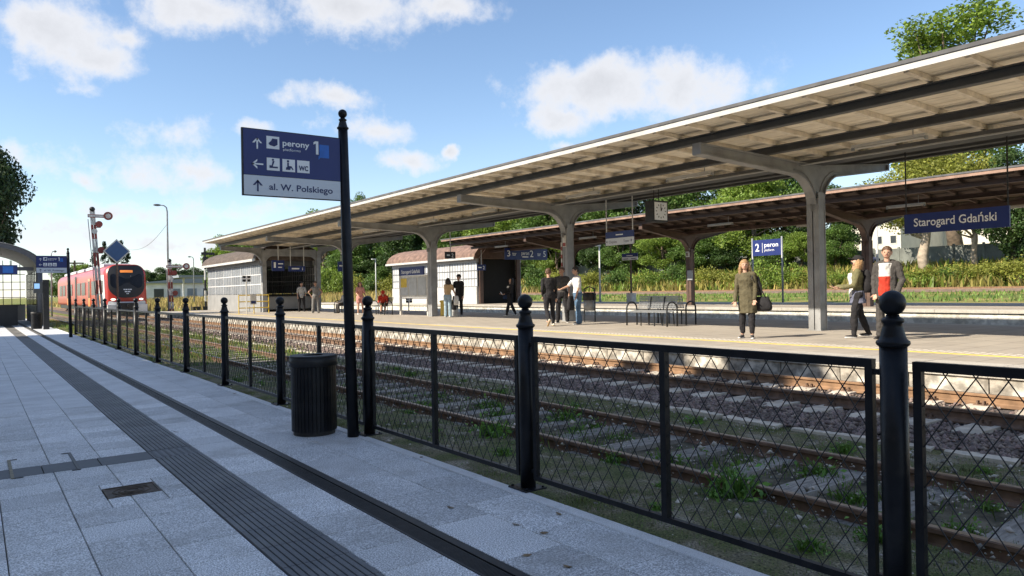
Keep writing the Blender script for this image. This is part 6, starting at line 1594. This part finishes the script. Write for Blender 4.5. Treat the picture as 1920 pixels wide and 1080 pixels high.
# 5 man in black tee
p = at(1055, 605)
T, A, M = person('man in black t-shirt and dark trousers facing the man in white', p, facing(p, -10), 1.86, dict(turn=-20, arms=[(4,8,16,2),(6,10,20,2)], legs=[(2,6,0),(3,5,-2)]),
   [('trousers','black',dict(k=.018)),('shoes','black',dict(sole='white')),('top','charcoal',dict(k=.016,lo=-.055,sleeve=.42))], .011, hair='hair_brown', skin='skin_tan')
bag('sports_bag', 'black bag carried between the man in black t-shirt and the man in white', M, (-.30,.16,.66), (.13,.09,.24), 'cloth_black', 'bag', [(-.34,.14,.80),(-.30,.12,.95),(-.25,.14,.80)], 0)
# 6 man in white tee and jeans
p = at(1084, 608)
T, A, M = person('man in white t-shirt and blue jeans reaching an arm to his friend', p, facing(p, -70), 1.83, dict(lean=3, turn=-10, arms=[(6,8,18,4),(40,10,70,-22)], legs=[(4,3,0),(-6,3,-8)]),
   [('trousers','jeans',dict(k=.018,wide=.012)),('shoes','black',dict(sole='white')),('top','white',dict(k=.018,lo=-.05,sleeve=.42))], .011, hair='hair_black')
# 7 girl leaning with phone
p = at(957, 593)
T, A, M = person('girl in black coat and white shoes leaning back and reading a phone', p, facing(p, -70), 1.68, dict(lean=-4, tilt=-24, headlean=0, arms=[(16,5,74,-12),(16,5,78,-12)], legs=[(18,3,12),(-16,3,-26)]),
   [('trousers','black',dict(k=.011)),('shoes','white'),('jacket','black',dict(k=.018,lo=-.08)),('panel','white',dict(k=.018,lo=.2,hi=.29))], .013, True, hair='hair_black', hairlen=.05)
mid = (A['wr'][-1]+A['wr'][1])/2; hp = thing('phone', 'white phone in the hands of the girl in black coat', 'phone', M @ (mid+Vector((0,.10,.02)))); o = MB().bbox(-.04,.04,-.008,.008,-.08,.08,.004).build('case', 'sign_white', hp, False, False); o.rotation_euler = (R_(-35),0,facing(p,-70))
bag('handbag', 'black shoulder bag on the girl in black coat', M, (.20,.12,.86), (.08,.15,.12), 'cloth_navy', 'bag', [(.2,.12,.9),(.16,.0,1.2),(.12,-.02,1.42)], 0)
# 8 man in black
p = at(861, 592)
T, A, M = person('man all in black with a black cap standing beside the woman in jeans', p, facing(p, -25), 1.88, dict(tilt=-14, arms=[(4,4,10,2),(26,4,120,-8)], legs=[(3,3,0),(-3,4,-4)]),
   [('trousers','black',dict(k=.012)),('shoes','charcoal',dict(sole='white')),('top','black',dict(k=.022,lo=-.17,name='long_shirt')),('cap','black')], .013, hair='hair_black')
# 9 woman in beige top
p = at(840, 595)
T, A, M = person('woman in beige top and light jeans bending her head over a bag', p, facing(p, 150), 1.72, dict(lean=10, tilt=-40, arms=[(18,14,30,6),(24,10,46,-4)], legs=[(6,4,0),(-2,4,-2)]),
   [('trousers','lightjeans',dict(k=.014,wide=.01)),('shoes','white'),('top','beige',dict(k=.014,lo=.03,sleeve=.2))], .013, True, hair='hair_black', hairlen=.04)
bag('shopping_bag', 'white plastic bag carried by the woman in beige top', M, (.34,.10,.72), (.13,.09,.2), 'cloth_white', 'bag', [(.34,.1,.85),(.30,.08,1.02),(.30,.12,.85)], 0)
pp = at(852, 594); bag('carrier_bag', 'pale carrier bag standing on the platform between the couple', Matrix.Translation(pp), (0,0,.2), (.17,.12,.24), 'cloth_lightgrey', 'bag', [(-.06,0,.36),(0,0,.5),(.06,0,.36)])
bag('jacket_bundle', 'black jacket bundle hanging from the arm of the woman in beige', M, (.28,.06,.62), (.10,.08,.30), 'cloth_black', 'jacket')
# 10 woman in pink
p = at(676, 590)
T, A, M = person('woman with long brown hair in pink short outfit', p, facing(p, 15), 1.70, dict(tilt=-15, arms=[(14,8,70,-14),(14,8,74,-14)], legs=[(2,3,0),(0,3,-2)]),
   [('trousers','pink',dict(len=.30,k=.026,name='shorts')),('shoes','white'),('top','pink',dict(k=.016,lo=-.05,sleeve=.4))], .013, True, hair='hair_brown', hairlen=.16)
# 11 man in patterned shirt
p = at(566, 584.5)
T, A, M = person('man in grey patterned shirt and black trousers by the cabin gate', p, facing(p, 0), 1.86, dict(arms=[(10,12,60,-16),(6,10,30,-4)], legs=[(2,5,0),(0,5,-2)]),
   [('trousers','black',dict(k=.014)),('shoes','black'),('top','lightgrey',dict(k=.02,lo=-.055,sleeve=.45))], .014, hair='hair_black')
# 12 man in vest
p = at(592, 587)
T, A, M = person('man in grey vest with his hands on his hips', p, facing(p, 8), 1.82, dict(arms=[(-14,38,18,-34),(-14,38,18,-34)], legs=[(3,5,0),(-2,5,-4)]),
   [('trousers','grey',dict(k=.018,wide=.01)),('shoes','charcoal'),('top','grey',dict(k=.014,lo=-.05,sleeve=0))], .014, hair='hair_brown', skin='skin_tan')
# 13 seated person in red
p = Vector((16.85, 34.1, ZP+.001))
T, A, M = person('person in red hooded top hunched on the bench with legs stretched out', p, R_(150), 1.72, dict(pelvis=.53, lean=38, tilt=-20, arms=[(40,6,80,-10),(40,6,80,-10)], legs=[(82,4,42),(80,4,46)]),
   [('trousers','olive',dict(len=.45,k=.016,name='shorts')),('shoes','charcoal'),('jacket','red',dict(k=.03,lo=-.05,hood=1)),('cap','red',dict(k=.03))], .014, hair=None, skin='skin_tan')
# 14 seated person in grey
p = Vector((17.02, 39.4, ZP+.001))
T, A, M = person('person in pale grey top sitting on the bench behind the tall signpost', p, R_(90), 1.68, dict(pelvis=.52, arms=[(24,6,64,-10),(24,6,64,-10)], legs=[(84,6,-2),(82,6,2)]),
   [('trousers','charcoal',dict(k=.014)),('shoes','black'),('top','lightgrey',dict(k=.016,lo=-.05))], .014, hair='hair_brown')
